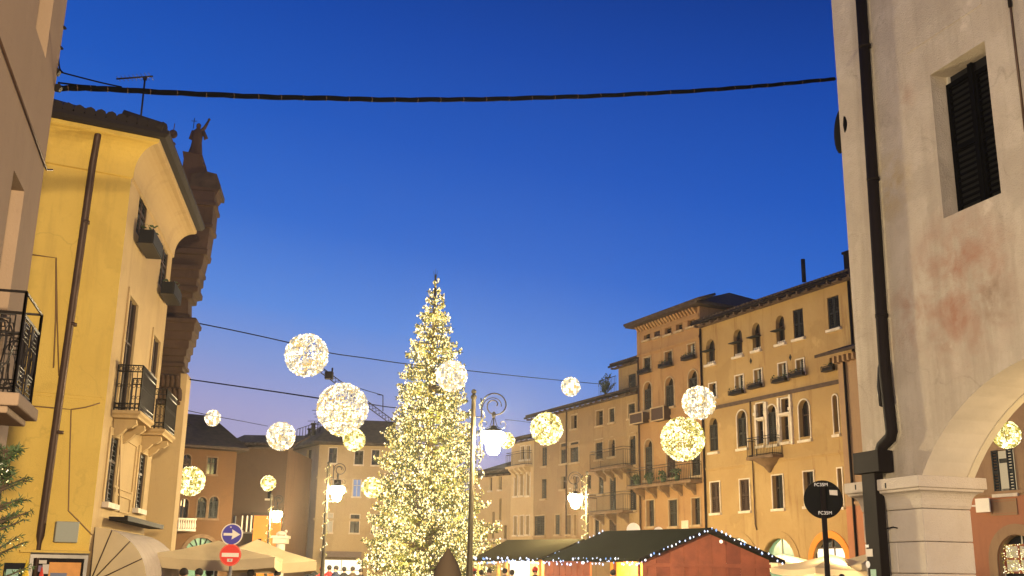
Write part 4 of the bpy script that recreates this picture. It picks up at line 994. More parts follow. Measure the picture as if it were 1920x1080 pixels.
m_.tube([sh + PLC.t * .16, c_ + up * (H_ * .58) + PLC.t * .30, c_ + up * (H_ * .56) + PLC.t * .22], [.075, .06, .05], 8)
m_.tube([sh - PLC.t * .14, c_ + up * (H_ * .55) - PLC.t * .22, c_ + up * (H_ * .5) - PLC.t * .05], [.08, .06, .05], 8)
st = m_.build('statue', M['church'], loc=c_); tag(st, 'dark robed stone statue with one raised arm on top of the church front', 'statue')
m_.__init__(); q = sh - PLC.t * .17 + up * .1; m_.tube([q, q + up * .38], .012, 5); m_.tube([q + up * .27 - PLC.t * .09, q + up * .27 + PLC.t * .09], .011, 5); m_.build('small_cross', M['iron'], st)

# ================================================================== NEAR LEFT HOUSE
PA = PL((-5.91, 12.6), -15)
A_ = empty('pink_house', (-5.91, 12.6, 0), 'pinkish plaster house cut by the left edge, with an ornate iron balcony', 'building')
uw = PA.uv(67, 50); ux = PA.uv(85, 110); uh = PA.uv(102, 0)
l0 = PA.uv(27, 312); l1 = PA.uv(45, 365)
zs = (uw[1] + ux[1]) / 2; zl = (l0[1] + l1[1]) / 2
holes = [outline(PA.uv(67, 50)[0], PA.uv(86, 106)[0] , zs, 11.5, False), outline(l0[0], l1[0], 3.3, zl, False)]
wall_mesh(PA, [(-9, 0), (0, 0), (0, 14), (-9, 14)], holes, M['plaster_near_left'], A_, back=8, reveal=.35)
for h in holes:
    window(A_, PA, h[0][0], h[1][0], h[0][1], h[2][1], False, 'g', trim=False, sill=False, rd=.35)
m_ = MB(); m_.tube([PA.w(PA.uv(0, 60)[0] - 1, (PA.uv(0, 60)[1] + PA.uv(82, 312)[1]) / 2 + .05, .02), PA.w(PA.uv(84, 318)[0], PA.uv(84, 318)[1], .02), PA.w(PA.uv(90, 312)[0] - .02, PA.uv(88, 316)[1], .06)], .014, 6); m_.build('wall_cable', M['pipe'], A_)
# ornate balcony
ub0, ub1, pr, zr0, zr1 = PA.uv(20, 560)[0], 0, .45, 3.25, 4.29
ub1 = (Vector((-5.19, 11.5, 0)) - PA.o).dot(PA.t); ub0 = (Vector((-4.93, 10.5, 0)) - PA.o).dot(PA.t); pr = (Vector((-4.93, 10.5, 0)) - PA.o).dot(PA.n)
s_ = MB(); s_.pbox(PA, ub0 - .1, ub1 + .1, zr0 - .13, zr0 - .0, 0, pr + .08); s_.pbox(PA, ub0 - .05, ub1 + .02, zr0 - .2, zr0 - .131, 0, pr - .02)
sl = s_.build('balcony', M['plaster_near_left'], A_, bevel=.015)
r = MB()
def rb(a, b, t_=.012, n=5): r.tube([a, b], t_, n, False)
def ornate(p, q):
    """square-spiral and ellipse panel between base points p and q"""
    e = q - p; L_ = e.length; e = e / L_; Z = Vector((0, 0, 1)); h = zr1 - zr0
    P = lambda s, z: p + e * s + Z * z
    for z in (.05, h - .22, h - .0): rb(P(0, z), P(L_, z), .015)
    for s in (0, L_): rb(P(s, 0), P(s, h), .018)
    n = max(1, round(L_ / .42)); wd = L_ / n
    for i in range(n):
        o = i * wd + .03; w_ = wd - .06
        for zb0 in (h - .46, .08):
            s0, s1, z0, z1 = o + w_ * .12, o + w_ * .88, zb0, zb0 + .22
            for k in range(3):
                rb(P(s0, z0), P(s1, z0), .008); rb(P(s1, z0), P(s1, z1), .008); rb(P(s1, z1), P(s0 + .03, z1), .008); rb(P(s0 + .03, z1), P(s0 + .03, z0 + .04), .008)
                s0 += .045; s1 -= .045; z0 += .045; z1 -= .04
                if s1 - s0 < .04: break
        zc, rz = h * .47, .26
        for rx, ph in ((w_ * .42, 0), (w_ * .20, .5)):
            r.tube([P(o + w_ / 2 + rx * math.cos(t), zc + rz * math.sin(t)) for t in [k * math.pi / 8 for k in range(17)]], .008, 4, False)
        for sg in (-1, 1):
            r.tube([P(o + w_ / 2 + sg * w_ * .42 * math.cos(t), zc + rz * .9 * math.sin(t * 2) * sg) for t in [k * math.pi / 10 for k in range(11)]], .007, 4, False)
    for i in range(1, int(L_ / .07)): rb(P(i * .07, .05), P(i * .07, h - .22), .005, 4)
ornate(PA.w(ub0, zr0, .0), PA.w(ub0, zr0, pr)); ornate(PA.w(ub0, zr0, pr), PA.w(ub1, zr0, pr)); ornate(PA.w(ub1, zr0, pr), PA.w(ub1, zr0, 0))
r.build('railing', M['iron'], sl)
for px in ((118, 52), (112, 90)):
    p = atY(px[0], px[1], 12.6); m_ = MB(); m_.box(p, (.035, .03, .012)); m_.tube([p, p - Vector((.08, 0, 0))], .01, 5); m_.build('cable_bracket', M['iron'], A_)

# ================================================================== NEAR RIGHT BUILDING WITH ARCADE
PR = PL((6.98, 18.23), 162)
R_ = empty('arcade_building', (6.98, 18.23, 0), 'beige plaster arcade building on the right with one dark window and stone pillar', 'building')
L0 = -1.56; ZI = 3.30; T_W = .93
ac, az_, ar_ = 3.08, ZI - 2.17 + 0.0, 3.77
def arc_pts(n=24, r=ar_):
    a0 = math.atan2(2.17, -3.08); a1 = math.atan2(2.17, 3.08)
    return [(ac + r * math.cos(a0 + (a1 - a0) * k / n), az_ + r * math.sin(a0 + (a1 - a0) * k / n)) for k in range(n + 1)]
AP = arc_pts()
ru0, rz1 = PR.uv(1745, 140); ru1, _ = PR.uv(1877, 360); _, rz0 = PR.uv(1768, 410)
ru0 = (ru0 + PR.uv(1768, 410)[0]) / 2
wh = outline(ru0, ru1, rz0, rz1, False)
o_pts = [(L0, ZI)] + AP + [(8.0, ZI), (8.0, 14.5), (L0, 14.5)]
M['wall_right'] = stucco('lime_plaster_patched', (.56, .485, .37), (.47, .395, .295), (.29, .235, .165), .5, 1.1, 1.1, .7, .52, crack=.22, patch=[
    ((.45, -1.2, 6.3), 1.6, (.36, .20, .13), 1.0), ((-.05, .1, 6.0), .8, (.38, .24, .16), .8), ((.1, .3, 8.6), .8, (.42, .30, .12), .9), ((.35, -.3, 10.1), .5, (.36, .22, .14), .8), ((.7, -1.9, 5.9), .5, (.24, .19, .13), .9)])
wall_mesh(PR, o_pts, [wh], M['wall_right'], R_, reveal=.42)
m_ = MB()
for (a, b) in zip(AP, AP[1:]): m_.poly([PR.w(*a, 0), PR.w(*b, 0), PR.w(*b, -T_W), PR.w(*a, -T_W)], False)
m_.poly([PR.w(L0, ZI, 0), PR.w(L0, 14.5, 0), PR.w(L0, 14.5, -T_W), PR.w(L0, ZI, -T_W)][::-1])
m_.build('arch_soffit', simple('cream_soffit', (.60, .53, .42), .85, bump=.3, bscale=8, var=.12, vscale=1.5), R_, fix=False)
m_ = MB()
def arc2(dr): return [(ac + (x - ac) * (1 + dr / ar_), az_ + (z - az_) * (1 + dr / ar_)) for x, z in AP]
for (a, b) in zip(arc2(-.02), arc2(-.02)[1:]): m_.poly([PR.w(*a, -T_W), PR.w(*b, -T_W), PR.w(*b, -T_W - .14), PR.w(*a, -T_W - .14)])
for (a, b, c, d_) in zip(AP, AP[1:], arc2(-.02)[1:], arc2(-.02)): m_.poly([PR.w(*a, -T_W - .001), PR.w(*b, -T_W - .001), PR.w(*c, -T_W - .001), PR.w(*d_, -T_W - .001)])
m_.build('vault_edge', simple('cream_vault_edge', (.62, .54, .38), .85), R_, fix=False)
# inner side of the arcade wall and a slightly wider inner order
m_ = MB(); AI = [(ac + (x - ac) * 1.0, z) for x, z in AP]
tris_p = [(L0, ZI)] + AP + [(8.0, ZI), (8.0, 7), (L0, 7)]
lp = [[Vector((u, z, 0)) for u, z in tris_p]]
for t in geometry.tessellate_polygon(lp): m_.poly([PR.w(tris_p[i][0], tris_p[i][1], -T_W) for i in t])
m_.build('inner_wall', M['yellow_side'], R_, fix=False)
window(R_, PR, ru0, ru1, rz0, rz1, False, 'd', trim=False, sill=False, rd=.42, bars=False)
um = (ru0 + ru1) / 2
for a, b in ((ru0 + .02, um - .02), (um + .02, ru1 - .02)): shutter(PR, a, b, rz0 + .02, rz1 - .22 if a > um else rz1 - .16, -.36, -.30, M['pitch'], R_)
MB().pbox(PR, um - .05, um + .05, rz0 + .02, rz1 - .05, -.30, -.25).build('window_mullion', M['pitch'], R_)
# string line of old mortar above the window
(ua, za), (ub, zb) = PR.uv(1700, 98), PR.uv(1840, 5)
MB().hexa([PR.w(u, z + dz, d) for dz in (-.035, .035) for u, z, d in ((ua, za, .012), (ub, zb, .012), (ub, zb, -.02), (ua, za, -.02))]).build('old_mortar_ridge', M['wall_right'], R_)
(ua, za), (ub, zb) = PR.uv(1895, 0), PR.uv(1919, 250)
MB().tube([PR.w(ua, za + 2, .02), PR.w(ua, za, .02), PR.w(ua, zb, .02)], .02, 6).build('wall_cable', M['pipe'], R_)
m_ = MB(); u, z = PR.uv(1897, 15); m_.tube([PR.w(u + .02, z + 1, .05), PR.w(u + .02, z, .05)], .03, 8); m_.build('pipe_end', M['pipe_dark'], R_)
# pillar of squared stone
def pil_block(z0, z1, u0=-1.62, u1=0.0, d0=-T_W, d1=0.05, name='stone_block'):
    return MB().pbox(PR, u0, u1, z0, z1, d0, d1).build(name, M['pilaster'], R_, bevel=.018)
zz = [0.0, .42, 1.02, 1.57, PR.uv(1680, 1077)[1] + .02, PR.uv(1680, 1017)[1], PR.uv(1680, 957)[1]]
zz = sorted(set(round(z, 3) for z in zz)); zz = [z for i, z in enumerate(zz) if i == 0 or z - zz[i - 1] > .12]
for i, (a, b) in enumerate(zip(zz, zz[1:])):
    j = (-.72, -.95)[i % 2]
    pil_block(a + .004, b - .004, -1.62, j - .003); pil_block(a + .004, b - .004, j + .003, .02)
zc = zz[-1]
rect = [PR.w(-1.62, 0, .05)[:2], PR.w(.02, 0, .05)[:2], PR.w(.02, 0, -T_W)[:2], PR.w(-1.62, 0, -T_W)[:2]]
hcap = ZI - zc
prof = [(-.25, zc + .003), (.0, zc + .003), (.015, zc + .05)] + [(.02 + .13 * (1 - math.cos(math.pi / 2 * k / 6)), zc + .06 + (hcap * .42) * math.sin(math.pi / 2 * k / 6)) for k in range(7)] + [(.17, zc + hcap * .55), (.17, zc + hcap * .62), (.21, zc + hcap * .64), (.21, ZI - .004), (-.25, ZI - .004)]
ccw = rect if (Vector(rect[1]) - Vector(rect[0])).cross(Vector(rect[2]) - Vector(rect[1])) < 0 else rect
cap = MB(); cap.sweep(rect, prof, closed=True); cap.poly([(*p, ZI - .004) for p in rect]); cap.build('capital', M['pilaster'], R_, bevel=.012)
for x, y in ((1627, 914), (1684, 911)):
    u, z = PR.uv(x, y); MB().pbox(PR, u - .02, u + .02, z - .05, z + .04, .25, .262).build('iron_hook_hole', M['dark'], R_)
# far pillar of the arch (out of the frame) so the arch stands on something
pil_block(0, ZI, 6.16, 7.7, -T_W, .05, 'far_pillar')
# round downpipe, hopper and square pipe
up0, zp0 = PR.uv(1628, 0); up1, zp1 = PR.uv(1672, 700); up2, zp2 = PR.uv(1683, 810)
rD = .105
MB().tube([PR.w(up0, 14.4, .14), PR.w(up1, zp1, .14), PR.w(up2 + .02, zp2, .14), PR.w(up2 - .02, zp2 - .10, .14), PR.w(PR.uv(1668, 838)[0], PR.uv(1668, 838)[1] , .16), PR.w(PR.uv(1664, 852)[0], PR.uv(1664, 852)[1], .16)], rD, 14).build('downpipe', M['pipe_dark'], R_)
a, zb = PR.uv(1628, 852); b, za = PR.uv(1682, 885)
MB().pbox(PR, a, b - .04, za, zb, .03, .34).build('pipe_hopper', M['pipe_dark'], R_, bevel=.01)
a1_, _ = PR.uv(1642, 890); b1_, _ = PR.uv(1667, 890); a2_, _ = PR.uv(1654, 1075); b2_, _ = PR.uv(1684, 1075)
MB().pbox(PR, (a1_ + a2_) / 2, (b1_ + b2_) / 2 - .03, 0, za - .003, .12, .30).build('square_pipe', M['pipe_dark'], R_, bevel=.008)
for i, (x0, y0, x1, y1, mt) in enumerate(((1656, 1030, 1671, 1044, 'sticker'), (1655, 1022, 1663, 1027, 'white'), (1665, 1068, 1679, 1095, 'sticker_green'))):
    a, zb = PR.uv(x0, y0); b, za = PR.uv(x1, y1); MB().pbox(PR, a - .08, b - .10, za, zb, .301, .304).build('sticker', M[mt], R_)
u, z = PR.uv(1661, 1059); m_ = MB(); m_.tube([PR.w(u - .09, z, .301), PR.w(u - .09, z, .305)], .06, 14); m_.build('round_sticker', M['white'], R_)
u, z = PR.uv(1680, 992); MB().tube([PR.w(u - .1, z, .16), PR.w(u + .05, z + .03, .09), PR.w(u + .12, z + .01, .06)], .012, 5).build('pipe_clamp', M['iron'], R_)
for z in (11.5, 8.8, 6.2): MB().tube([PR.w(up0 + (up1 - up0) * (13 - z) / 8, z - .03, .14), PR.w(up0 + (up1 - up0) * (13 - z) / 8, z + .03, .14)], rD + .012, 14).build('pipe_bracket', M['pipe_dark'], R_)
# slim shutter-stay beside the pipe and the dark oval bracket on the far corner
(ua, za), (ub, zb) = PR.uv(1655, 690), PR.uv(1659, 764)
MB().tube([PR.w(ua + .02, za + .12, .05), PR.w(ua, za, .07), PR.w(ub, (za + zb) / 2, .09), PR.w(ub, zb + .03, .08), PR.w(ub + .02, zb, .05)], [.02, .035, .045, .035, .008], 8).build('metal_stay', M['iron'], R_)
p0, p1 = atY(1577, 200, 19.9), atY(1576, 292, 19.9); m_ = MB(); m_.sphere(p0.lerp(p1, .5), .46, 12, 10, (.13, .9, 1.0)); m_.build('oval_shop_plate', M['pitch'], R_)

# ================================================================== STREET LAMPS
def spiral(c, ex, ez, r0, r1, a0, a1, n=28):
    return [c + ex * (math.cos(a0 + (a1 - a0) * k / n) * (r0 + (r1 - r0) * k / n)) + ez * (math.sin(a0 + (a1 - a0) * k / n) * (r0 + (r1 - r0) * k / n)) for k in range(n + 1)]
Z = Vector((0, 0, 1))
def street_lamp(post_px, lamp_px, D, label, power, double=False):
    base = atY(post_px[0], 1080, D); base.z = 0
    lp = atY(lamp_px[0], lamp_px[1], D); top = atY(post_px[0] + (1080 - post_px[1]) * .02, post_px[1], D).z
    e = empty('street_lamp', base, label, 'street lamp', 'wrought iron street lamps round the square')
    WL[e] = base
    p = MB(); p.lathe(base, [(.26, 0), (.26, .35), (.20, .45), (.15, .9), (.10, 1.1), (.072, 2.2), (.06, top - .3), (.056, top - .12), (.08, top - .1), (.08, top - .04), (.05, top), (.0, top + .06)], 14)
    p.sphere(base + Z * (top + .08), .07, 10, 8); p.build('post', M['lamp_iron'], e)
    ex = Vector((lp.x - base.x, 0, 0)); sg = 1 if ex.x > 0 else -1; L_ = abs(ex.x); ex = Vector((sg, 0, 0))
    zt = lp.z + 1.05
    a = MB(); m0 = base + ex * .22
    a.tube([m0 + Z * (lp.z - .5), m0 + Z * (zt - .15), m0 - ex * .03 + Z * (zt + .0)], .022, 6)
    for z in (lp.z - .45, lp.z + .1, lp.z + .55): a.tube([base + Z * z, m0 + Z * z], .018, 6); a.sphere(m0 + Z * z, .03, 6, 5)
    R_o = (L_ - .22) * .60 + .14; c = base + ex * (L_ - .0 - R_o * .12) + Z * (zt - .10)
    c = Vector((m0.x + ex.x * R_o * 1.0, base.y, zt - .18))
    a.tube(spiral(c, ex, Z, R_o, R_o * .92, math.pi, 0, 14) + spiral(c, ex, Z, R_o * .92, .06, 0, -math.pi * 2.1, 26)[1:], .020, 6)
    a.tube(spiral(c - Z * .05, ex, Z, R_o * .95, R_o * .55, math.pi, .1, 14), .013, 5)
    for s_, hh in ((-.5, .35), (.5, .35)):
        q = Vector((lp.x, lp.y, lp.z + .25)) + ex * s_ * .45
        a.tube([Vector((lp.x, lp.y, lp.z + .62)), q + Z * .05 - ex * s_ * .25, q + Z * .0] + spiral(q + Z * .13, ex * (1 if s_ > 0 else -1), Z, .12, .03, -math.pi / 2, math.pi * 1.3, 14), .010, 4)
    a.tube([Vector((lp.x, lp.y, c.z - R_o + .02)), Vector((lp.x, lp.y, lp.z + .3))], .022, 6); a.sphere((lp.x, lp.y, lp.z + .62), .055, 8, 6, (1, 1, 1.6))
    a.build('scroll_bracket', M['iron'], e)
    l = MB(); l.lathe(lp, [(.0, .34), (.07, .33), (.10, .27), (.22, .22), (.26, .17), (.24, .165)], 16); cp = l.build('lamp_hood', M['iron'], e)
    gbm = MB(); gbm.lathe(lp, [(.25, .16), (.31, .10), (.32, .01), (.28, -.09), (.20, -.16), (.185, -.20), (.18, -.30), (.14, -.38), (.08, -.42), (0, -.43)], 20)
    gbm.build('lamp_globe', M['lamp_glass'], e)
    return e, base, lp
LAMPS = [((880, 740), (925, 822), 28, 'large near street lamp with curled iron arm in front of the christmas tree', 1),
         ((604, 872), (632, 920), 45, 'street lamp wrapped in lights in front of the greige corner house', 1),
         ((1101, 890), (1079, 935), 48, 'street lamp wrapped in lights in front of the faded orange house', 1),
         ((498, 930), (519, 965), 64, 'farthest street lamp, beside the bright orange wall block', 1)]
LP = []
for a in LAMPS:
    LP.append(street_lamp(*a))
def garland(base, z0, z1, turns, r, label, n=150, rb_=.03, mat='bulb_warm'):
    m_ = MB(); pts = [base + Vector((r * math.cos(t * turns * 6.283), r * math.sin(t * turns * 6.283), z0 + (z1 - z0) * t)) for t in [k / n for k in range(n + 1)]]
    e = empty('light_garland', base + Z * z0, label, 'string lights', 'fairy lights wound on lamp posts'); WL[e] = base + Z * z0
    m_.tube(pts, .008, 4, False); m_.build('wire', M['cable'], e)
    m_ = MB()
    for p in pts: m_.octa(p + Vector((random.gauss(0, .01), random.gauss(0, .01), 0)), rb_ * random.uniform(.7, 1.3), 1.4)
    tag(m_.build('bulbs', M[mat], e, fix=False), kind='stuff')
garland(LP[1][1], 2.2, 5.9, 8, .13, 'fairy lights wound round the post before the greige corner house', 110, .020)
garland(LP[2][1] - Vector((.1, 0, 0)), 3.0, 5.9, 7, .14, 'fairy lights wound round the post before the faded orange house', 100, .026)
garland(LP[3][1], 2.6, 5.2, 6, .16, 'fairy lights wound round the farthest lamp post', 70, .03)
garland(LP[0][1] + Vector((.24, 0, 0)), 3.6, 6.1, 5, .07, 'fairy lights hanging on the bracket of the large near lamp', 60, .022)
# unseen point lights added to brighten the facades round the square
point('square_fill_light', (3.0, 46, 4.5), 380, (1.0, .64, .26), .3)
point('facade_fill_light', (5.6, 57, 3.6), 380, (1.0, .64, .26), .3)
point('facade_fill_light', (0.2, 68, 3.6), 420, (1.0, .62, .24), .3)
point('square_fill_light', (10.8, 48, 3.0), 270, (1.0, .63, .24), .3)
point('square_fill_light', (-7.5, 62, 6.0), 500, (1.0, .66, .28), .3)
point('square_fill_light', (-10.5, 77, 5.5), 2600, (1.0, .70, .30), .3)
point('square_fill_light', (1.5, 62, 5.0), 380, (1.0, .66, .28), .3)
point('square_fill_light', (-3.5, 33, 5.0), 200, (1.0, .70, .36), .3)

# ================================================================== CHRISTMAS TREE
TD = 55.0
tb = atY(797, 1080, TD); tb.z = 0
tt = atY(817, 508, TD); TH = tt.z
axis = lambda z: Vector((tb.x + (tt.x - tb.x) * z / TH, TD, z))
zr = []
for y, r in ((508, .05), (530, 9), (560, 21), (600, 36), (650, 50), (700, 62), (750, 70), (800, 86), (850, 98), (900, 104), (950, 110), (1000, 116), (1050, 120), (1078, 122)):
    p = atY(815, y, TD); zr.append((p.z, r * .88 * TD / F / math.cos(0.2)))
zr.sort()
def rad(z):
    for (a, ra), (b, rb2) in zip(zr, zr[1:]):
        if a <= z <= b: return ra + (rb2 - ra) * (z - a) / (b - a)
    return zr[0][1] if z < zr[0][0] else .02
TR = empty('christmas_tree', tb, 'huge fir christmas tree covered in warm white lights in the middle of the square', 'christmas tree'); WL[TR] = tb
MB().tube([axis(0), axis(TH * .5), axis(TH - .2)], [.32, .2, .04], 10).build('trunk', M['bark'], TR)
limb, fol, bul = MB(), MB(), MB()
rnd = random.Random(11)
zmin = .9
NB = 720
for i in range(NB):
    f = (i + .5) / NB; z = TH - .35 - (TH - zmin - .35) * (f ** .62)
    z += rnd.uniform(-.15, .15); az = i * 2.399963 + rnd.uniform(-.3, .3)
    z = min(z, TH - .3)
    if i in (560, 575, 590, 640, 655): az = rnd.uniform(-.25, .1)
    R0 = rad(z) * rnd.choice((.74, .85, .93, 1.0, 1.03, 1.10)) * rnd.uniform(.90, 1.06)
    if rnd.random() < .035 and z < 9: R0 *= 1.14
    if i in (560, 575, 590, 640, 655): R0 = rad(z) * 1.28
    d = Vector((math.cos(az), math.sin(az), 0)); sd = Vector((-d.y, d.x, 0)); root = axis(z)
    dr = rnd.uniform(.05, .22)
    P = lambda s: root + d * (R0 * s) + Z * (R0 * (.12 * s - dr * 1.5 * s * s + .22 * s ** 3))
    limb.tube([P(0), P(.5), P(1)], [.035, .022, .008], 4, False)
    nn = max(8, int(R0 * 22))
    for k in range(nn):
        s = rnd.uniform(.25, 1.02) ** .8; c = P(s); hw = (.10 + .42 * (1 - s)) * min(1, R0 / 1.6)
        c2 = c + sd * rnd.uniform(-hw, hw) + Z * rnd.uniform(-.16, .07)
        v = (d * rnd.uniform(.2, 1) + sd * rnd.uniform(-.9, .9) + Z * rnd.uniform(-.5, .35)).normalized() * rnd.uniform(.12, .26)
        w_ = v.cross(Vector((rnd.gauss(0, 1), rnd.gauss(0, 1), rnd.gauss(0, 1)))).normalized() * rnd.uniform(.025, .05)
        fol.poly([c2 - v * .5, c2 + w_, c2 + v * .7, c2 - w_])
    nb = max(6, int(R0 * 12.5 + 7))
    for k in range(nb):
        s = 1.02 - .55 * rnd.random() ** 1.4; c = P(s) + sd * rnd.gauss(0, .16 * min(1, R0)) + Z * rnd.uniform(-.18, .10)
        bul.octa(c, rnd.choice((.019, .023, .029, .036, .050)), rnd.choice((1.3, 2.0)))
limb.build('branches', M['bark'], TR, fix=False)
tag(fol.build('foliage', M['needle'], TR, fix=False), kind='stuff')
tag(bul.build('fairy_lights', M['bulb_tree'], TR, fix=False), kind='stuff')
# pointed top shoots
m_ = MB()
for dx in (-.12, 0, .1): m_.tube([axis(TH - .6), axis(TH) + Vector((dx, 0, .12 - abs(dx)))], [.02, .006], 5)
m_.build('tip', M['needle'], TR)
for f, q in ((.06, 0), (.13, 2), (.2, 4), (.3, 1), (.4, 3), (.5, 5), (.6, 2), (.72, 0), (.84, 3)):
    z = zmin + (TH - zmin) * f; r = rad(z) * .62
    for s in (0, 2.1, 4.2): point('tree_string_light', axis(z) + Vector((math.cos(q + s) * r, math.sin(q + s) * r, 0)), 280 * (.5 + r / 3), (1.0, .78, .26), .25)

# ================================================================== HANGING LIGHT SPHERES
SPH = [(575, 666, 41, 1.30, 'w', 'white light sphere, highest of all, hanging left of the tree'),
       (642, 766, 48, 1.40, 'w', 'largest white light sphere, left of the tree above the greige corner house'),
       (640, 786, 31, 1.30, 'y', 'yellow light sphere peeping out under the largest white sphere'),
       (664, 825, 20, .80, 'y', 'small yellowish light sphere just below the largest white one'),
       (527, 818, 26, 1.00, 'w', 'white light sphere at the left corner of the greige house roof'),
       (399, 784, 14, .70, 'w', 'small white light sphere in the sky above the dark orange house'),
       (357, 902, 26, 1.00, 'y', 'yellow light sphere in front of the dark orange house'),
       (503, 906, 13, .80, 'y', 'small yellow light sphere above the farthest street lamp'),
       (697, 914, 18, .90, 'y', 'yellow light sphere half hidden at the left edge of the tree'),
       (847, 705, 29, 1.00, 'w', 'bright light sphere in front of the upper right of the tree'),
       (1070, 725, 17, .80, 'w', 'small white light sphere in the sky right of the tree'),
       (1025, 804, 30, 1.20, 'y', 'yellow light sphere at the left end of the faded orange house roof'),
       (950, 826, 14, .90, 'y', 'light sphere touching the glow of the large near lamp'),
       (1310, 755, 31, 1.20, 'w', 'upper light sphere before the tall terracotta house'),
       (1280, 823, 41, 1.40, 'y', 'large yellow light sphere before the tall terracotta house'),
       (1887, 815, 25, .90, 'y', 'light sphere seen through the near stone arch')]
SC = {}
for (x, y, r, dia, ty, lab) in SPH:
    D = F * dia / (2 * r); c = atY(x, y, D); SC[(x, y)] = c; rr = dia / 2 * .97
    e = empty('light_sphere', c, lab, 'light sphere', 'hanging spheres of fairy lights'); WL[e] = c
    m_ = MB()
    for k in range(7):
        q = math.pi * k / 7; ax_ = Vector((math.cos(q), math.sin(q), 0))
        m_.tube([c + ax_ * (rr * .96 * math.cos(t)) + Z * (rr * .96 * math.sin(t)) for t in [j * math.pi / 10 for j in range(21)]], dia * .006, 4, False)
    for h in (-.6, -.2, .2, .6):
        q = rr * .96 * math.sqrt(1 - h * h); m_.tube([c + Vector((q * math.cos(t), q * math.sin(t), h * rr)) for t in [j * math.pi / 10 for j in range(21)]], dia * .006, 4, False)
    m_.build('wire_cage', M['wire_gold'], e)
    m_ = MB(); px = D / F; n = int(220 + r * 34); bt = 1.95 * px
    for k in range(n):
        v = Vector((random.gauss(0, 1), random.gauss(0, 1), random.gauss(0, 1))).normalized() * rr * random.choice((1, 1, 1.02, .95, .8))
        m_.octa(c + v, bt * random.choice((.6, .8, 1.0, 1.25)), 1.15)
    tag(m_.build('bulbs', M['bulb_white' if ty == 'w' else 'bulb_warm'], e, fix=False), kind='stuff')
    point('sphere_light', c, 40 * dia * dia, (1.0, .78, .40), dia * .2)

# ================================================================== CABLES
def cable(px, Ys, r, label, name='overhead_cable', sub=10, group=None, cat='cable', mat='cable', build=True):
    """px pixel points, Ys depth at both ends; straight in plan"""
    P0 = atY(*px[0], Ys[0]); P1 = atY(*px[-1], Ys[1]); pts = []
    for x, y in px:
        d = ray(x, y)
        # plan line P0-P1 intersect the vertical plane of the pixel ray
        a = Vector((P1.x - P0.x, P1.y - P0.y)); 
        k = (P0.x * a.y - P0.y * a.x) / (d.x * a.y - d.y * a.x); pts.append(CAM + d * k)
    out = []
    for i in range(len(pts) - 1):
        p_1 = pts[max(i - 1, 0)]; p0 = pts[i]; p1 = pts[i + 1]; p2 = pts[min(i + 2, len(pts) - 1)]
        for k in range(sub):
            t = k / sub; out.append(.5 * ((2 * p0) + (-p_1 + p1) * t + (2 * p_1 - 5 * p0 + 4 * p1 - p2) * t * t + (-p_1 + 3 * p0 - 3 * p1 + p2) * t ** 3))
    out.append(pts[-1])
    if build: tag(MB().tube(out, r, 6).build(name, M[mat], loc=out[0]), label, cat, group)
    return out
# thick twisted bundle over the street
pts = cable([(107, 167), (150, 165), (270, 171), (450, 180), (600, 184), (750, 187), (900, 186), (1050, 182), (1200, 176), (1350, 167), (1460, 158), (1565, 148)], (12.6, 19.6), .03, '', build=False, sub=14)
CB = empty('cable_bundle', pts[0], 'thick black twisted cable bundle spanning the street near the top of the view', 'cable'); WL[CB] = pts[0]
for ph, rr in ((0, .026), (2.1, .022), (4.2, .024)):
    q = []
    for i, p in enumerate(pts):
        t = (pts[min(i + 1, len(pts) - 1)] - pts[max(i - 1, 0)]).normalized(); a = t.cross(Z).normalized(); b = a.cross(t)
        w_ = ph + i * .35; q.append(p + (a * math.cos(w_) + b * math.sin(w_)) * .016)
    MB().tube(q, rr, 6).build('strand', M['cable'], CB)
for i in range(9, len(pts) - 2, 4):
    t = (pts[i + 1] - pts[i]).normalized(); MB().tube([pts[i] - t * .005, pts[i] + t * .005], .040, 10).build('tie', M['pipe'], CB)
cable([(109, 134), (135, 141), (190, 155), (228, 163)], (12.6, 13.3), .010, 'thin slack wire above the left end of the black cable bundle')
cable([(109, 155), (125, 157), (150, 160), (180, 162)], (12.6, 13.0), .012, 'short twisted stay wire at the left anchor of the black cable bundle')
cable([(112, 92), (110, 110), (112, 128), (118, 136)], (12.6, 12.6), .010, 'short wire loop running down the corner of the pink house')
for p, lab in (((105, 135), 'upper iron wall anchor holding the thin wire at the corner of the pink house'), ((108, 165), 'lower iron wall anchor holding the black cable bundle at the pink house')):
    q = atY(p[0], p[1], 12.58); m_ = MB(); m_.prism([q + Vector((x, -.03, z)) for x, z in ((-.16, -.02), (.03, -.05), (.06, 0), (.03, .05), (-.16, .02))], Vector((0, .06, 0)))
    tag(m_.build('wall_anchor', M['iron'], loc=q), lab, 'bracket')
for k, p in enumerate(((137, 141), (173, 158), (195, 161), (228, 162))): pass
GRP = 'thin wires strung over the square'
cable([(371, 606), (450, 622), (540, 642), (615, 661), (690, 672), (760, 682), (860, 693), (960, 704), (1050, 713), (1125, 720)], (34, 62), .020, 'long thin wire passing the highest sphere and crossing behind the tree top', group=GRP)
cable([(346, 710), (430, 722), (520, 735), (600, 747)], (34, 30), .022, 'dark wire from the church front to the largest white sphere', group=GRP)
cable([(690, 757), (720, 762), (745, 765)], (42, 44), .02, 'short wire from the largest white sphere to the tree', group=GRP)
cable([(335, 766), (400, 780), (450, 789), (502, 799)], (34, 62), .014, 'faint wire carrying the small white sphere by the church front', group=GRP)
cable([(947, 787), (970, 789), (1000, 793)], (58, 66), .014, 'short wire right of the curled iron lamp arm', group=GRP)
cable([(640, 716), (680, 730), (718, 741)], (42, 44), .014, 'fine stay wire slanting down to the small upright of the lattice boom', group=GRP)
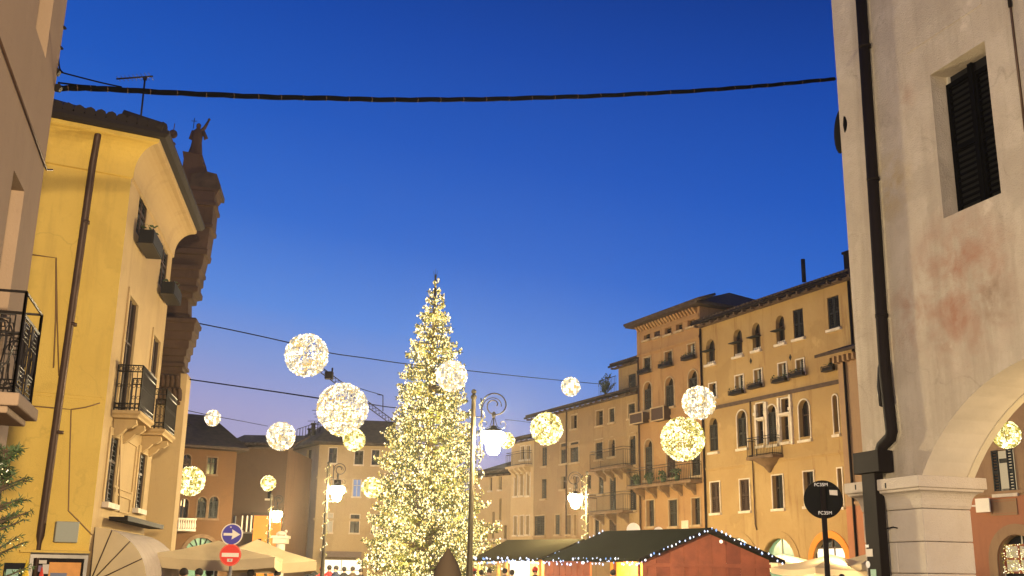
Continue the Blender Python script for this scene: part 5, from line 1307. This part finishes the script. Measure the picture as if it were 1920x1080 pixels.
# lattice boom behind the white spheres
b0 = atY(600, 692, 43); b1 = atY(738, 794, 47)
BM = empty('lattice_boom', b0, 'dark slanting lattice boom between the two white spheres and the tree', 'boom'); WL[BM] = b0
dv = (b1 - b0); n = 22; a = dv.normalized().cross(Vector((0, 1, 0))).normalized() * .10; bb = Vector((0, .10, 0)); m_ = MB()
cs = [a + bb, a - bb, -a - bb, -a + bb]
for c in cs: m_.tube([b0 + c, b1 + c], .016, 5)
for i in range(n):
    p, q = b0 + dv * (i / n), b0 + dv * ((i + 1) / n)
    for k in range(4): m_.tube([p + cs[k], q + cs[(k + 1) % 4]], .010, 4, False)
m_.build('lattice', M['pipe_dark'], BM)
p = atY(617, 704, 43.4); MB().box(p, (.16, .14, .15)).box(p + Vector((.12, 0, .2)), (.03, .03, .12)).build('junction_box', M['pipe_dark'], BM)
p0, p1 = atY(718, 771, 46.3), atY(718, 741, 46.3); MB().tube([p0, p1], .022, 6).tube([p1, p1 - Vector((.25, 0, -.02))], .016, 5).build('upright', M['pipe_dark'], BM)

# ================================================================== SIGNS
def disc(c, r, nrm, th, mb, n=28):
    nrm = nrm.normalized(); a = nrm.cross(Z).normalized(); b = a.cross(nrm) * -1
    return mb.prism([c + (a * math.cos(2 * math.pi * k / n) + Z * math.sin(2 * math.pi * k / n)) * r for k in range(n)], nrm * th)
SD = 20.0
sp_ = atY(431, 1080, SD); sp_.z = 0
po = empty('sign_post', sp_, 'grey post carrying the blue arrow disc and the red no entry disc', 'post'); WL[po] = sp_
MB().tube([sp_, sp_ + Z * 2.55], .028, 10).build('post', M['steel'], po)
nv = Vector((0.06, -1, 0)).normalized()
def road_sign(cx, cy, r, label, kind):
    c = atY(cx, cy, SD - .05); e = empty('road_sign', c, label, 'road sign'); WL[e] = c
    disc(c - nv * .012, r, nv, .010, MB()).build('back_plate', M['steel'], e)
    disc(c + nv * .002, r, nv, .004, MB()).build('rim', M['sign_cream'] if kind == 'b' else M['sign_red'], e)
    ex = Vector((-nv.y, nv.x, 0)) * 1.0
    W = lambda u, z, d: c + ex * u + Z * z + nv * d
    if kind == 'b':
        disc(c + nv * .007, r * .90, nv, .003, MB()).build('blue_field', M['sign_blue'], e)
        s = r * .9; MB().prism([W(u * s, z * s, .0105) for u, z in ((-.85, -.13), (.05, -.13), (.0, -.52), (.86, 0), (.0, .52), (.05, .13), (-.85, .13))], nv * .003).build('white_arrow', M['sign_cream'], e)
        MB().prism([W(u * s, z * s, .0105) for u, z in ((-.25, .68), (-.1, .66), (-.08, .78), (-.22, .8))], nv * .002).build('sticker', M['sticker'], e)
    else:
        disc(c + nv * .0062, r * .955, nv, .002, MB()).build('pale_ring', simple('faded_red_rim', (.75, .16, .08), .5), e)
        disc(c + nv * .0085, r * .90, nv, .002, MB()).build('red_field', M['sign_red'], e)
        s = r; MB().prism([W(u * s, z * s, .0108) for u, z in ((-.78, -.18), (.78, -.18), (.78, .18), (-.78, .18))], nv * .003).build('white_bar', M['sign_cream'], e)
        MB().prism([W(u * s, z * s, .0108) for u, z in ((-.25, -.62), (.22, -.62), (.26, -.34), (-.26, -.34))], nv * .002).build('sticker', M['sticker'], e)
        MB().prism([W(u * s, z * s, .0132) for u, z in ((-.06, -.56), (.10, -.54), (.08, -.40), (-.04, -.40))], nv * .001).build('sticker_mark', M['steel'], e)
road_sign(435, 1002, .195, 'round blue road sign with white arrow pointing right', 'b')
road_sign(432, 1040.5, .195, 'round red no entry road sign with white bar, under the blue arrow sign', 'r')
# disc sign seen from behind
DD = 18.0; bp = atY(1553, 1080, DD); bp.z = 0
nb_ = Vector((-.3, -1, 0)).normalized()
ds = empty('disc_sign', bp, 'round road sign seen from its black back on a dark pole, before the ochre townhouse', 'road sign'); WL[ds] = bp
c = atY(1543.5, 936, DD)
zt = c.z + .27
MB().tube([bp - nb_ * 0 + Vector((-.01, 0, 0)), Vector((bp.x - .01, bp.y, zt))], .045, 12).build('pole', M['pipe_dark'], ds)
c = Vector((bp.x - .01, bp.y, c.z)) - nb_ * .07
disc(c, .315, nb_, .012, MB(), 36).build('disc', M['sign_back'], ds)
ex = Vector((-nb_.y, nb_.x, 0))
for dz in (.225, -.235):
    p = c + Z * dz; m_ = MB(); m_.prism([p + ex * u + Z * z + nb_ * .013 for u, z in ((-.17, -.012), (.17, -.012), (.17, .012), (-.17, .012))], nb_ * .02); m_.build('clamp_band', M['pipe_dark'], ds)
def text_on(txt, p, ex_, nrm, size, mat, parent, name='lettering', ext=.002):
    cu = bpy.data.curves.new('t', 'FONT'); cu.body = txt; cu.size = size; cu.align_x = 'CENTER'; cu.align_y = 'CENTER'; cu.extrude = ext
    o = bpy.data.objects.new('t', cu); COL.objects.link(o); bpy.context.view_layer.update()
    me = bpy.data.meshes.new_from_object(o.evaluated_get(bpy.context.evaluated_depsgraph_get())); bpy.data.objects.remove(o)
    ez = Z; Mx = Matrix((ex_, ez, nrm)).transposed().to_4x4(); me.transform(Mx); me.materials.clear(); me.materials.append(mat); me.name = name
    o = link(name, me, parent, p); return o
for dz, dx in ((.232, -.02), (-.228, .02)):
    text_on('FC35M', c + Z * dz + nb_ * .125 + ex * dx, ex, nb_, .075, M['white'], ds)
MB().prism([c + ex * u + Z * z + nb_ * .0135 for u, z in ((.11, .075), (.235, .065), (.235, .15), (.105, .155))], nb_ * .002).build('pale_label', M['sticker'], ds)

# ================================================================== MARKET STALLS
def stall(F0, F1, R1, zE_, zR, label, wallm, side_open, front_planks=9, name='market_stall'):
    """F0,F1 front gable eave corners (plan, left/right), R1 vector front->back"""
    F0, F1, R1 = Vector(F0), Vector(F1), Vector(R1); mid = (F0 + F1) / 2
    e = empty(name, mid, label, 'market stall', 'wooden market stalls'); WL[e] = Vector((mid.x, mid.y, 0)); e.location = WL[e]
    W3 = lambda p, z: Vector((p.x, p.y, z))
    ap = mid
    ov = -R1.normalized() * .25
    for s_, c_ in ((0, F0), (1, F1)):
        m_ = MB(); out = (c_ - mid).normalized() * .0
        a, b, c, d = W3(c_ + ov, zE_), W3(ap + ov, zR), W3(ap + R1 - ov, zR), W3(c_ + R1 - ov, zE_)
        m_.hexa([a, b, c, d] + [p + Z * .07 for p in (a, b, c, d)] if s_ else [b, a, d, c] + [p + Z * .07 for p in (b, a, d, c)])
        m_.build('roof_panel', M['roof_felt'], e)
    i0, i1 = mid + (F0 - mid) * .88, mid + (F1 - mid) * .88
    n = front_planks
    for i in range(n):     # vertical boards of the gable wall
        a = i0 + (i1 - i0) * (i / n); b = i0 + (i1 - i0) * ((i + 1) / n)
        g_ = (b - a) * .022; a2, b2 = a + g_, b - g_; th = R1.normalized() * .03
        hz = lambda p: zE_ - .03 + (zR - zE_) * (1 - (p - mid).length / (F1 - mid).length) if 1 else 0
        ps = [W3(a2, 0), W3(b2, 0), W3(b2, hz(b2) - .02)]
        if (a - mid).dot(b - mid) < 0: ps.append(W3(mid, zR - .05))
        ps.append(W3(a2, hz(a2) - .02))
        m_ = MB(); m_.prism([p + (R1.normalized() * random.uniform(-.004, .004)) for p in ps], th); m_.build('board', random.choice([M[wallm], M[wallm], M['stall_red2']]), e)
    f = -R1.normalized() * .03
    m_ = MB(); a, b = W3(i0, zE_ - .18) + f * 1.6, W3(i1, zE_ - .18) + f * 1.6; m_.hexa([a, b, b - f, a - f] + [p + Z * .12 for p in (a, b, b - f, a - f)]); m_.build('cross_beam', M[wallm], e)
    for q in (.02, .34, .66, .98):
        p = i0 + (i1 - i0) * q; m_ = MB(); m_.box(W3(p, (zE_ - .2) / 2) + f * 1.1, (.05, .03, (zE_ - .2) / 2), 0); m_.build('post', M[wallm], e)
    # verge boards
    for c_ in (F0, F1):
        m_ = MB(); a, b = W3(c_, zE_ - .06) + ov.normalized() * .27, W3(mid, zR - .06) + ov.normalized() * .27; bk = -ov.normalized() * .03
        m_.hexa([a, b, b + bk, a + bk] + [p + Z * .14 for p in (a, b, b + bk, a + bk)]); m_.build('verge_board', M['pipe_dark'], e)
    return e, i0, i1, mid
def bulbs_line(pts, lab, r=.03, step=.16, jit=.05, mat='bulb_blue'):
    e = empty('string_lights', pts[0], lab, 'string lights', 'bluish fairy lights along the stall roofs'); WL[e] = Vector(pts[0])
    MB().tube(pts, .010, 4, False).build('wire', M['cable'], e); m_ = MB()
    for a, b in zip(pts, pts[1:]):
        n = max(1, int((b - a).length / step))
        for k in range(n):
            m_.octa(a.lerp(b, (k + random.random() * .6) / n) + Vector((random.gauss(0, jit * .3), random.gauss(0, jit * .3), random.uniform(-jit * 1.6, jit))), r * random.uniform(.7, 1.3), 1.6)
    tag(m_.build('bulbs', M[mat], e, fix=False), kind='stuff')
# near red stall
zR = atY(1320.6, 994, 37).z; AP_ = atY(1320.6, 994, 37)
cl, crr = atY(1187, 1052, 37.6), atY(1457, 1055, 36.6)
zE1 = (cl.z + crr.z) / 2
rear = atZ(1145, 999, zR); R1 = Vector((rear.x - AP_.x, rear.y - AP_.y, 0))
half = (crr - cl) / 2; half.z = 0
F0 = Vector((AP_.x, AP_.y, 0)) - half; F1 = Vector((AP_.x, AP_.y, 0)) + half
S1, i0, i1, mid = stall(F0, F1, R1, zE1, zR, 'rust red wooden market stall with green roof edged in bluish lights, right of the tree', 'stall_red', True)
up_ = Vector((0, 0, .07)); o_ = -R1.normalized() * .3; W3 = lambda p, z: Vector((p.x, p.y, z))
bulbs_line([W3(F0, zE1) + o_, W3(mid, zR) + o_ + up_], 'bluish lights on the left slope of the red stall gable')
bulbs_line([W3(mid, zR) + o_ + up_, W3(F1, zE1) + o_], 'bluish lights on the right slope of the red stall gable')
bulbs_line([W3(F0, zE1) + o_ * 1.0, W3(F0 + R1, zE1) - o_], 'bluish lights along the left eave of the red stall', step=.10, jit=.09)
bulbs_line([W3(F0 + R1, zE1) - o_, W3(mid + R1, zR) - o_ + up_], 'bluish lights on the rear gable slope of the red stall')
p = W3(mid, zR - .38) + o_ * 1.3 + half.normalized() * .25
tag(MB().sphere(p, .06, 10, 8).build('bulb', M['lit_white'], loc=p), 'single round white bulb just under the apex of the red stall gable', 'lamp')
# left side of the red stall: hatch with goods
sd = R1.normalized()
S_side = lambda s, z, d=0: W3(i0 + R1 * s, z) + Vector((-sd.y, sd.x, 0)) * d * (-1 if Vector((-sd.y, sd.x, 0)).dot(half) > 0 else 1)
def qbox(s0, s1, z0, z1, d0, d1): 
    return MB().hexa([S_side(s, z, d) for z in (z0, z1) for s, d in ((s0, d1), (s1, d1), (s1, d0), (s0, d0))])
for i in range(6): s0 = .58 + i * .07; qbox(s0 + .003, s0 + .067, 0, zE1 - .05, 0, .03).build('side_board', M['stall_red'], S1)
qbox(.0, .58, 0, 1.0, 0, .04).build('counter_front', M['stall_red'], S1); qbox(-.0, .58, 1.0, 1.06, -.4, .25).build('counter', M['stall_orange'], S1)
for i in range(5): s0 = .02 + i * .11; qbox(s0 + .002, s0 + .108, 1.06, zE1 - .02, -1.0, -.96).build('inner_board', M['stall_orange'], S1)
for s0 in (.02, .28, .56): qbox(s0, s0 + .02, 1.06, zE1 - .03, 0, .06).build('side_post', M['stall_red'], S1)
S1B = W3((i0 + i1) / 2 + R1 * .3, 0)
point('stall_lamp_light', S_side(.3, 1.85, -.3), 330, (1.0, .62, .22), .08)
for k in range(14):
    s = .03 + k * .038; p = S_side(s, 1.14 + random.random() * .1, random.uniform(-.2, .15)); m_ = MB(); m_.sphere(p, .06, 8, 6, (1, 1, random.uniform(.8, 1.5)))
    tag(m_.build('trinket', random.choice([M['white'], M['sign_cream'], M['stall_orange']]), loc=p), 'small pale trinket on the counter of the red stall', 'goods', 'trinkets on the red stall counter')
# rear stall with bright opening
AP2 = atY(1098, 1009, 46); zR2 = AP2.z; re2 = atZ(951, 1003, zR2 + 0.0)
re2 = atY(951, 1004, 50)
G0 = atY(1006, 1040, 44.5); zE2 = atY(960, 1048, 44.5).z
Lc = atY(884, 1041, 47.5); Rc = atY(1010, 1042, 44.0)
B0, B1 = Vector((Lc.x, Lc.y, 0)), Vector((Rc.x, Rc.y, 0)); dr = Vector((1.1, 4.0, 0))
S2 = empty('market_stall', (B0 + B1) / 2, 'green roofed market stall with bright white opening, between tree and red stall', 'market stall', 'wooden market stalls'); WL[S2] = (B0 + B1) / 2
m_ = MB(); rA_, rB_ = Vector((re2.x, re2.y, zR2)), Vector((AP2.x, AP2.y + 1, zR2))
fa, fb = W3(B0, zE2), W3(B1, zE2); bk0, bk1 = rA_ * 2 - fa, rB_ * 2 - fb; bk0.z = bk1.z = zE2
m_.poly([fa, fb, rB_, rA_]).poly([fa - Z * .08, fb - Z * .08, fb, fa]).poly([rA_, rB_, bk1, bk0]).poly([fb, bk1, rB_]).poly([fa, rA_, bk0])
m_.build('roof_panel', simple('brown_black_roof_felt', (.016, .014, .008), 1.0, spec=0), S2, fix=False)
ex2 = (B1 - B0).normalized(); ey2 = Vector((-ex2.y, ex2.x, 0)); L2 = (B1 - B0).length
def q2(s0, s1, z0, z1, d0, d1): return MB().hexa([W3(B0 + ex2 * s + ey2 * d, z) for z in (z0, z1) for s, d in ((s0, d0), (s1, d0), (s1, d1), (s0, d1))])
q2(.2, L2 + 1.2, 0, 1.0, .3, .36).build('counter_front', M['stall_white'], S2); q2(.2, L2 - .0, 1.0, 1.05, .1, .8).build('counter', M['stall_white'], S2)
for i in range(6): a = .3 + (L2 - .5) * i / 6; q2(a + .01, a + (L2 - .5) / 6 - .01, 1.05, zE2 - .02, 1.9, 1.94).build('inner_board', M['stall_orange'] if i in (2, 3) else M['stall_white'], S2)
for a in (.25, L2 * .36, L2 * .48, L2 - .2): q2(a, a + .09, 0, zE2 - .01, .15, .25).build('post', M['stall_orange'], S2)
for i in range(8): a = L2 + .0 + i * .28; q2(a + .004, a + .274, 0, zE2 - .02, .3, .35).build('board', M['stall_red'], S2)
point('stall_lamp_light', W3(B0 + ex2 * L2 * .3 + ey2 * 1.0, 2.0), 320, (1.0, .84, .58), .1)
point('stall_lamp_light', W3(B0 + ex2 * L2 * .8 + ey2 * 1.0, 2.0), 320, (1.0, .84, .58), .1)
for a in (.18, .5, .8): q2(L2 * a - .35, L2 * a + .35, zE2 - .16, zE2 - .10, .5, .6).build('strip_lamp', M['lit_white'], S2)
bulbs_line([fa - Z * .03, fb - Z * .03], 'bluish lights along the front eave of the bright open stall', step=.09, jit=.10, r=.034)
# dome shaped white things on the stall roof line
for x, y, r, lab in ((1188, 994, .27, 'pale round satellite dish standing just above the red stall roof ridge'), (1235, 998, .20, 'top of a second, lower pale dish behind the red stall roof')):
    p = atY(x, y, 43); m_ = MB(); m_.lathe(p, [(.0, 0)] , 3); m_.__init__()
    nn = Vector((-.2, -1, .15)).normalized(); a = nn.cross(Z).normalized(); b = nn.cross(a)
    for i in range(5):
        for k in range(20):
            q0_, q1_ = 2 * math.pi * k / 20, 2 * math.pi * (k + 1) / 20; r0, r1 = r * i / 5, r * (i + 1) / 5
            f_ = lambda rr, q: p + (a * math.cos(q) + b * math.sin(q)) * rr + nn * (rr * rr / r * .35)
            m_.poly([f_(r0, q0_), f_(r0, q1_), f_(r1, q1_), f_(r1, q0_)], True)
    m_.tube([p - nn * .02, Vector((p.x, p.y + .3, 2.2))], .03, 6); m_.tube([p, p + nn * .35 - Z * .05], .01, 5)
    tag(m_.build('satellite_dish', M['white'], loc=p, fix=False), lab, 'satellite dish')

# ================================================================== CAFE PARASOLS
def parasol(cpx, D, wd, zl, za, label, mat, rot=0.2, val=.22):
    b_ = atY(cpx, 1080, D); b_.z = 0; e = empty('cafe_parasol', b_, label, 'parasol', 'square cafe parasols'); WL[e] = b_
    ap = b_ + Z * za; cs = [b_ + Matrix.Rotation(rot, 3, 'Z') @ Vector((x * wd / 2, y * wd / 2 * .9, zl)) for x, y in ((-1, -1), (1, -1), (1, 1), (-1, 1))]
    m_ = MB()
    for i in range(4):
        a, c = cs[i], cs[(i + 1) % 4]; N_ = 8
        for k in range(N_):
            f0, f1 = k / N_, (k + 1) / N_
            sag = lambda f: a.lerp(c, f) - Z * (-.10 * math.sin(math.pi * f) * -1)
            m_.poly([sag(f0), sag(f1), ap.lerp(sag(f1), .5) - Z * .04, ap.lerp(sag(f0), .5) - Z * .04]); m_.poly([ap.lerp(sag(f0), .5) - Z * .04, ap.lerp(sag(f1), .5) - Z * .04, ap])
            m_.poly([sag(f0) - Z * val, sag(f1) - Z * val, sag(f1), sag(f0)])
    m_.build('canopy', M[mat], e, fix=False)
    m_ = MB(); m_.tube([b_, b_ + Z * (za - .02)], .03, 8)
    m_.build('pole', M['steel'], e); r_ = MB()
    for c in cs: r_.tube([c - Z * .02, ap - Z * .08], .014, 5, False)
    r_.build('ribs', M['steel'], e); return e
parasol(405, 27, 3.0, 1.90, 2.28, 'left beige square parasol behind the no entry sign', 'canvas', .12, .24)
parasol(478, 29, 2.75, 1.85, 2.38, 'right beige square parasol, left of the lamp post before the greige corner house', 'canvas', .35, .24)
parasol(1470, 45, 3.2, 2.15, 2.55, 'cream parasol right behind the tip of the red stall roof', 'canvas_lit', .5)
parasol(1560, 42, 3.4, 2.0, 2.5, 'beige parasol behind the pole of the disc sign', 'canvas_lit', .3)
parasol(1640, 42, 3.0, 2.15, 2.6, 'beige parasol half hidden behind the near stone pillar', 'canvas', .3)
point('cafe_light', atY(1480, 1074, 44.5), 260, (1.0, .78, .45), .1)
point('cafe_light', atY(1570, 1072, 41.5), 160, (1.0, .74, .40), .1)
# white crib light strip under the red stall's right roof edge
m_ = MB(); p = atY(1425, 1049, 40)
for i in range(60): m_.octa(p + Vector((random.uniform(-.6, .6), 0, random.uniform(-.1, .06))), .03, 1)
tag(m_.build('light_curtain', M['bulb_blue'], loc=p, fix=False), 'patch of turquoise white lights under the right roof edge of the red stall', 'string lights')
# monument column
cb = atY(522, 1080, 52); cb.z = 0; q = lambda y: atY(522, y, 52).z
MC = empty('stone_column', cb, 'pale stone monument column with small lion block on top, behind the beige parasols', 'column'); WL[MC] = cb
MB().lathe(cb, [(.34, 0), (.34, .3), (.24, .4), (.22, q(1020))], 16).build('shaft', M['pilaster'], MC)
MB().box(cb + Z * ((q(1010) + q(1019)) / 2), (.32, .32, (q(1010) - q(1019)) / 2)).box(cb + Z * (q(1007)), (.38, .38, (q(1004) - q(1009)) / 2)).build('capital', M['pilaster'], MC)
m_ = MB(); p = cb + Z * (q(999)); m_.sphere(p - Z * .02, .10, 10, 7, (2.1, .9, 1)).sphere(p + Vector((.22, 0, .07)), .075, 8, 6).tube([p + Vector((-.2, 0, 0)), p + Vector((-.22, 0, -.18))], .04, 6).tube([p + Vector((.2, 0, 0)), p + Vector((.22, 0, -.18))], .04, 6)
m_.build('lion', M['pilaster'], MC)

# ================================================================== FIR AT THE LEFT EDGE
fb_ = atY(-22, 1080, 9.0); fb_.z = 0
FT = empty('fir_tree', fb_, 'small green fir with tiny lights cut by the left edge of the view', 'tree'); WL[FT] = fb_
ftop = 1.6 + 9 * .36
MB().tube([fb_, fb_ + Z * 2.2], [.05, .015], 6).build('trunk', M['bark'], FT)
lf, tw, bl2 = MB(), MB(), MB(); rnd = random.Random(4); HT = atY(10, 840, 9.0).z + .1
for i in range(90):
    z = .5 + (HT - .6) * rnd.random() ** .8; az = rnd.uniform(0, 6.28); R0 = (.10 + .30 * (1 - (z / HT) ** 2)) * rnd.uniform(.7, 1.15)
    d = Vector((math.cos(az), math.sin(az), 0)); P = lambda s: fb_ + Z * z + d * (R0 * s) + Z * (.14 * s * R0 / .3)
    tw.tube([P(0), P(1)], [.012, .004], 4, False)
    for k in range(70):
        s = rnd.uniform(.1, 1.05); c = P(s); v = (d * rnd.uniform(.3, 1) + Vector((rnd.gauss(0, .6), rnd.gauss(0, .6), rnd.gauss(0, .5)))).normalized() * rnd.uniform(.035, .07); w_ = v.cross(Vector((rnd.gauss(0, 1), rnd.gauss(0, 1), 1))).normalized() * .005
        lf.poly([c, c + v * .5 + w_, c + v, c + v * .5 - w_])
    for k in range(2): bl2.octa(P(rnd.uniform(.5, 1)) + Vector((0, 0, -.02)), .0065, 1)
tw.build('branches', M['bark'], FT, fix=False); tag(lf.build('needles', M['leaf'], FT, fix=False), kind='stuff'); tag(bl2.build('fairy_lights', M['bulb_tree'], FT, fix=False), kind='stuff')

# ================================================================== PEOPLE
def skin_mesh(verts, edges, name, sub=2):
    me = bpy.data.meshes.new(name); me.from_pydata([v[:3] for v in verts], edges, [])
    o = bpy.data.objects.new(name, me); COL.objects.link(o)
    o.modifiers.new('s', 'SKIN'); sv = me.skin_vertices[0].data
    for i, v in enumerate(verts): sv[i].radius = (v[3], v[4] if len(v) > 4 else v[3])
    sv[0].use_root = True
    m = o.modifiers.new('d', 'SUBSURF'); m.levels = sub; m.render_levels = sub
    bpy.context.view_layer.update()
    out = bpy.data.meshes.new_from_object(o.evaluated_get(bpy.context.evaluated_depsgraph_get())); bpy.data.objects.remove(o)
    for p in out.polygons: p.use_smooth = True
    out.name = name; return out
def person_mesh(step=0.0, arm=0.0):
    v = [(0, 0, .95, .15, .11), (0, 0, 1.15, .14, .10), (0, 0, 1.36, .17, .11), (0, 0, 1.46, .10, .08), (0, 0, 1.53, .055), (0, -.01, 1.60, .075), (0, -.01, 1.68, .085), (0, 0, 1.74, .06)]
    e = [(0, 1), (1, 2), (2, 3), (3, 4), (4, 5), (5, 6), (6, 7)]
    for s in (-1, 1):
        b = len(v); v += [(s * .10, 0, .86, .095), (s * .11, -.03 + s * step * .5, .48, .065), (s * .11, s * step, .09, .045), (s * .12, s * step - .10, .04, .045), (s * .12, s * step - .18, .035, .035)]
        e += [(0, b), (b, b + 1), (b + 1, b + 2), (b + 2, b + 3), (b + 3, b + 4)]
        b = len(v); v += [(s * .20, 0, 1.40, .065), (s * .26, .02, 1.14, .05), (s * .24, -.10 - arm, .95 + arm, .035), (s * .235, -.14 - arm, .89 + arm, .035), (s * .23, -.17 - arm, .83 + arm, .018)]
        e += [(2, b), (b, b + 1), (b + 1, b + 2), (b + 2, b + 3), (b + 3, b + 4)]
    return skin_mesh(v, e, 'person')
PM = [person_mesh(0, 0), person_mesh(.18, .05), person_mesh(.05, .28)]
for m in PM: m.materials.clear(); m.materials.append(M['skin'])
def coat_mesh(hood=False):
    mb = MB(); n = 16
    sec = [(.55, .25, .19), (.8, .235, .175), (1.0, .22, .165), (1.2, .225, .165), (1.36, .245, .155), (1.44, .20, .13), (1.50, .11, .10), (1.53, .10, .095)]
    b0 = 0
    for z, rx, ry in sec:
        for k in range(n):
            q = 2 * math.pi * k / n; mb.v.append(Vector((rx * math.cos(q) * (1 + .02 * math.sin(5 * q)), ry * math.sin(q), z)))
    for i in range(len(sec) - 1):
        for k in range(n): k2 = (k + 1) % n; mb.f.append((i * n + k, i * n + k2, (i + 1) * n + k2, (i + 1) * n + k)); mb.sm.append(True)
    for s in (-1, 1): mb.tube([(s * .20, 0, 1.42), (s * .27, .02, 1.14), (s * .25, -.09, .98)], [.085, .07, .055], 8)
    for s in (-1, 1): mb.tube([(s * .10, 0, .9), (s * .11, -.0, .48), (s * .11, .0, .10)], [.115, .085, .065], 8)
    if hood: mb.lathe((0, .01, 1.5), [(.20, -.08), (.175, .0), (.168, .08), (.155, .15), (.125, .23), (.085, .30), (.045, .36), (.015, .41), (0, .42)], 14)
    return mb
def hair_mesh(): return MB().sphere((0, .012, 1.695), .108, 12, 9, (.95, 1.05, 1.0))
def cap_mesh(): return MB().lathe((0, .0, 1.68), [(.112, 0), (.115, .05), (.10, .10), (.06, .135), (0, .15)], 12).sphere((0, 0, 1.84), .03, 8, 6)
def mk(mb, name, mat):
    me = bpy.data.meshes.new(name); me.from_pydata([tuple(v) for v in mb.v], [], mb.f); me.polygons.foreach_set('use_smooth', mb.sm); me.materials.append(mat); return me
COATS = {k: mk(coat_mesh(), 'coat', M['coat_' + k]) for k in ('navy', 'black', 'red', 'brown', 'grey', 'olive')}
HAIR = mk(hair_mesh(), 'hair', M['hair']); CAPS = {'red': mk(cap_mesh(), 'hat', M['coat_red']), 'white': mk(cap_mesh(), 'hat', M['sign_cream'])}
for mb_, nm in ((None, ''),): pass
def face(p, rz): pass
FACE = MB(); FACE.sphere((-.032, -.088, 1.69), .011, 6, 5).sphere((.032, -.088, 1.69), .011, 6, 5).tube([(0, -.088, 1.69), (0, -.112, 1.655), (0, -.092, 1.648)], .012, 5).tube([(-.025, -.088, 1.625), (0, -.094, 1.622), (.025, -.088, 1.625)], .006, 4)
FACEM = mk(FACE, 'face', M['hair'])
def person(px, D, pose, coat, hat, rz, sc, label, group='people strolling among the market stalls'):
    b_ = atY(px, 1080, D); b_.z = 0
    e = empty('person', b_, label, 'person', group); e.rotation_euler = (0, 0, rz); e.scale = (sc,) * 3
    for nm, me in (('body', PM[pose]), ('coat', COATS[coat]), ('hair', HAIR), ('face', FACEM)) + ((('hat', CAPS[hat]),) if hat else ()):
        o = bpy.data.objects.new(nm, me); COL.objects.link(o); o.parent = e
    return e
PEOPLE = [(588, 50, 0, 'black', None, 'first person right of the wrapped lamp post at the bright shop, dark coat'), (603, 49, 1, 'red', 'red', 'person in red coat and red hat before the bright shop of the greige house'), (617, 50, 2, 'red', None, 'bareheaded person in red coat before the bright shop of the greige house'),
          (629, 49.5, 0, 'navy', None, 'dark haired person in navy coat in the middle before the bright shop'), (645, 50.5, 1, 'black', None, 'person in black coat right of centre before the bright shop'), (661, 49, 2, 'brown', None, 'person in brown coat near the left foot of the tree'), (676, 50, 0, 'black', None, 'person in black coat touching the left foot of the tree'),
          (888, 42, 1, 'black', 'red', 'person with red hat just right of the large near lamp post'), (902, 42.5, 0, 'grey', None, 'person in grey coat at the left end of the bright stall'), (917, 41.5, 2, 'black', None, 'person in black coat before the bright white stall opening'), (947, 42, 0, 'brown', None, 'person in brown coat before the orange part of the bright stall'), (960, 41, 1, 'navy', None, 'person in navy coat before the centre of the bright stall'), (1003, 42, 0, 'black', 'red', 'person with red hat at the right end of the bright stall'),
          (1150, 38, 2, 'black', None, 'person in black coat at the counter of the red stall'), (1428, 44, 0, 'olive', None, 'person in olive coat under the cream parasol'), (1442, 43, 1, 'black', None, 'person in black coat under the cream parasol'), (1578, 40, 0, 'black', None, 'dark haired person in black coat behind the disc sign pole'),
          (345, 25, 0, 'black', None, 'leftmost person under the beige parasols'), (372, 25.5, 2, 'grey', None, 'person in grey coat under the left beige parasol'), (392, 26, 1, 'navy', None, 'person in navy coat under the left beige parasol'), (470, 27, 0, 'black', None, 'person in black coat under the right beige parasol'), (520, 28, 2, 'olive', None, 'person in olive coat under the right beige parasol'),
          (1907, 34, 0, 'black', None, 'dark haired person before the glittering shop arch on the right')]
for i, (px, D, pose, coat, hat, lab) in enumerate(PEOPLE): person(px, D, pose, coat, hat, random.uniform(-1, 1) + (math.pi if i % 3 else 0), random.uniform(.96, 1.04) if D > 30 else .90, lab)
# hooded person near the foot of the tree
b_ = atY(839, 1080, 12.8); b_.z = 0
e = empty('person', b_, 'person in brown pointed hood seen from behind, close before the foot of the tree', 'person'); e.rotation_euler = (0, 0, 3.3); e.scale = (1.0, 1.0, .98)
for nm, me in (('body', PM[0]), ('hooded_coat', mk(coat_mesh(True), 'coat', M['coat_brown']))):
    o = bpy.data.objects.new(nm, me); COL.objects.link(o); o.parent = e
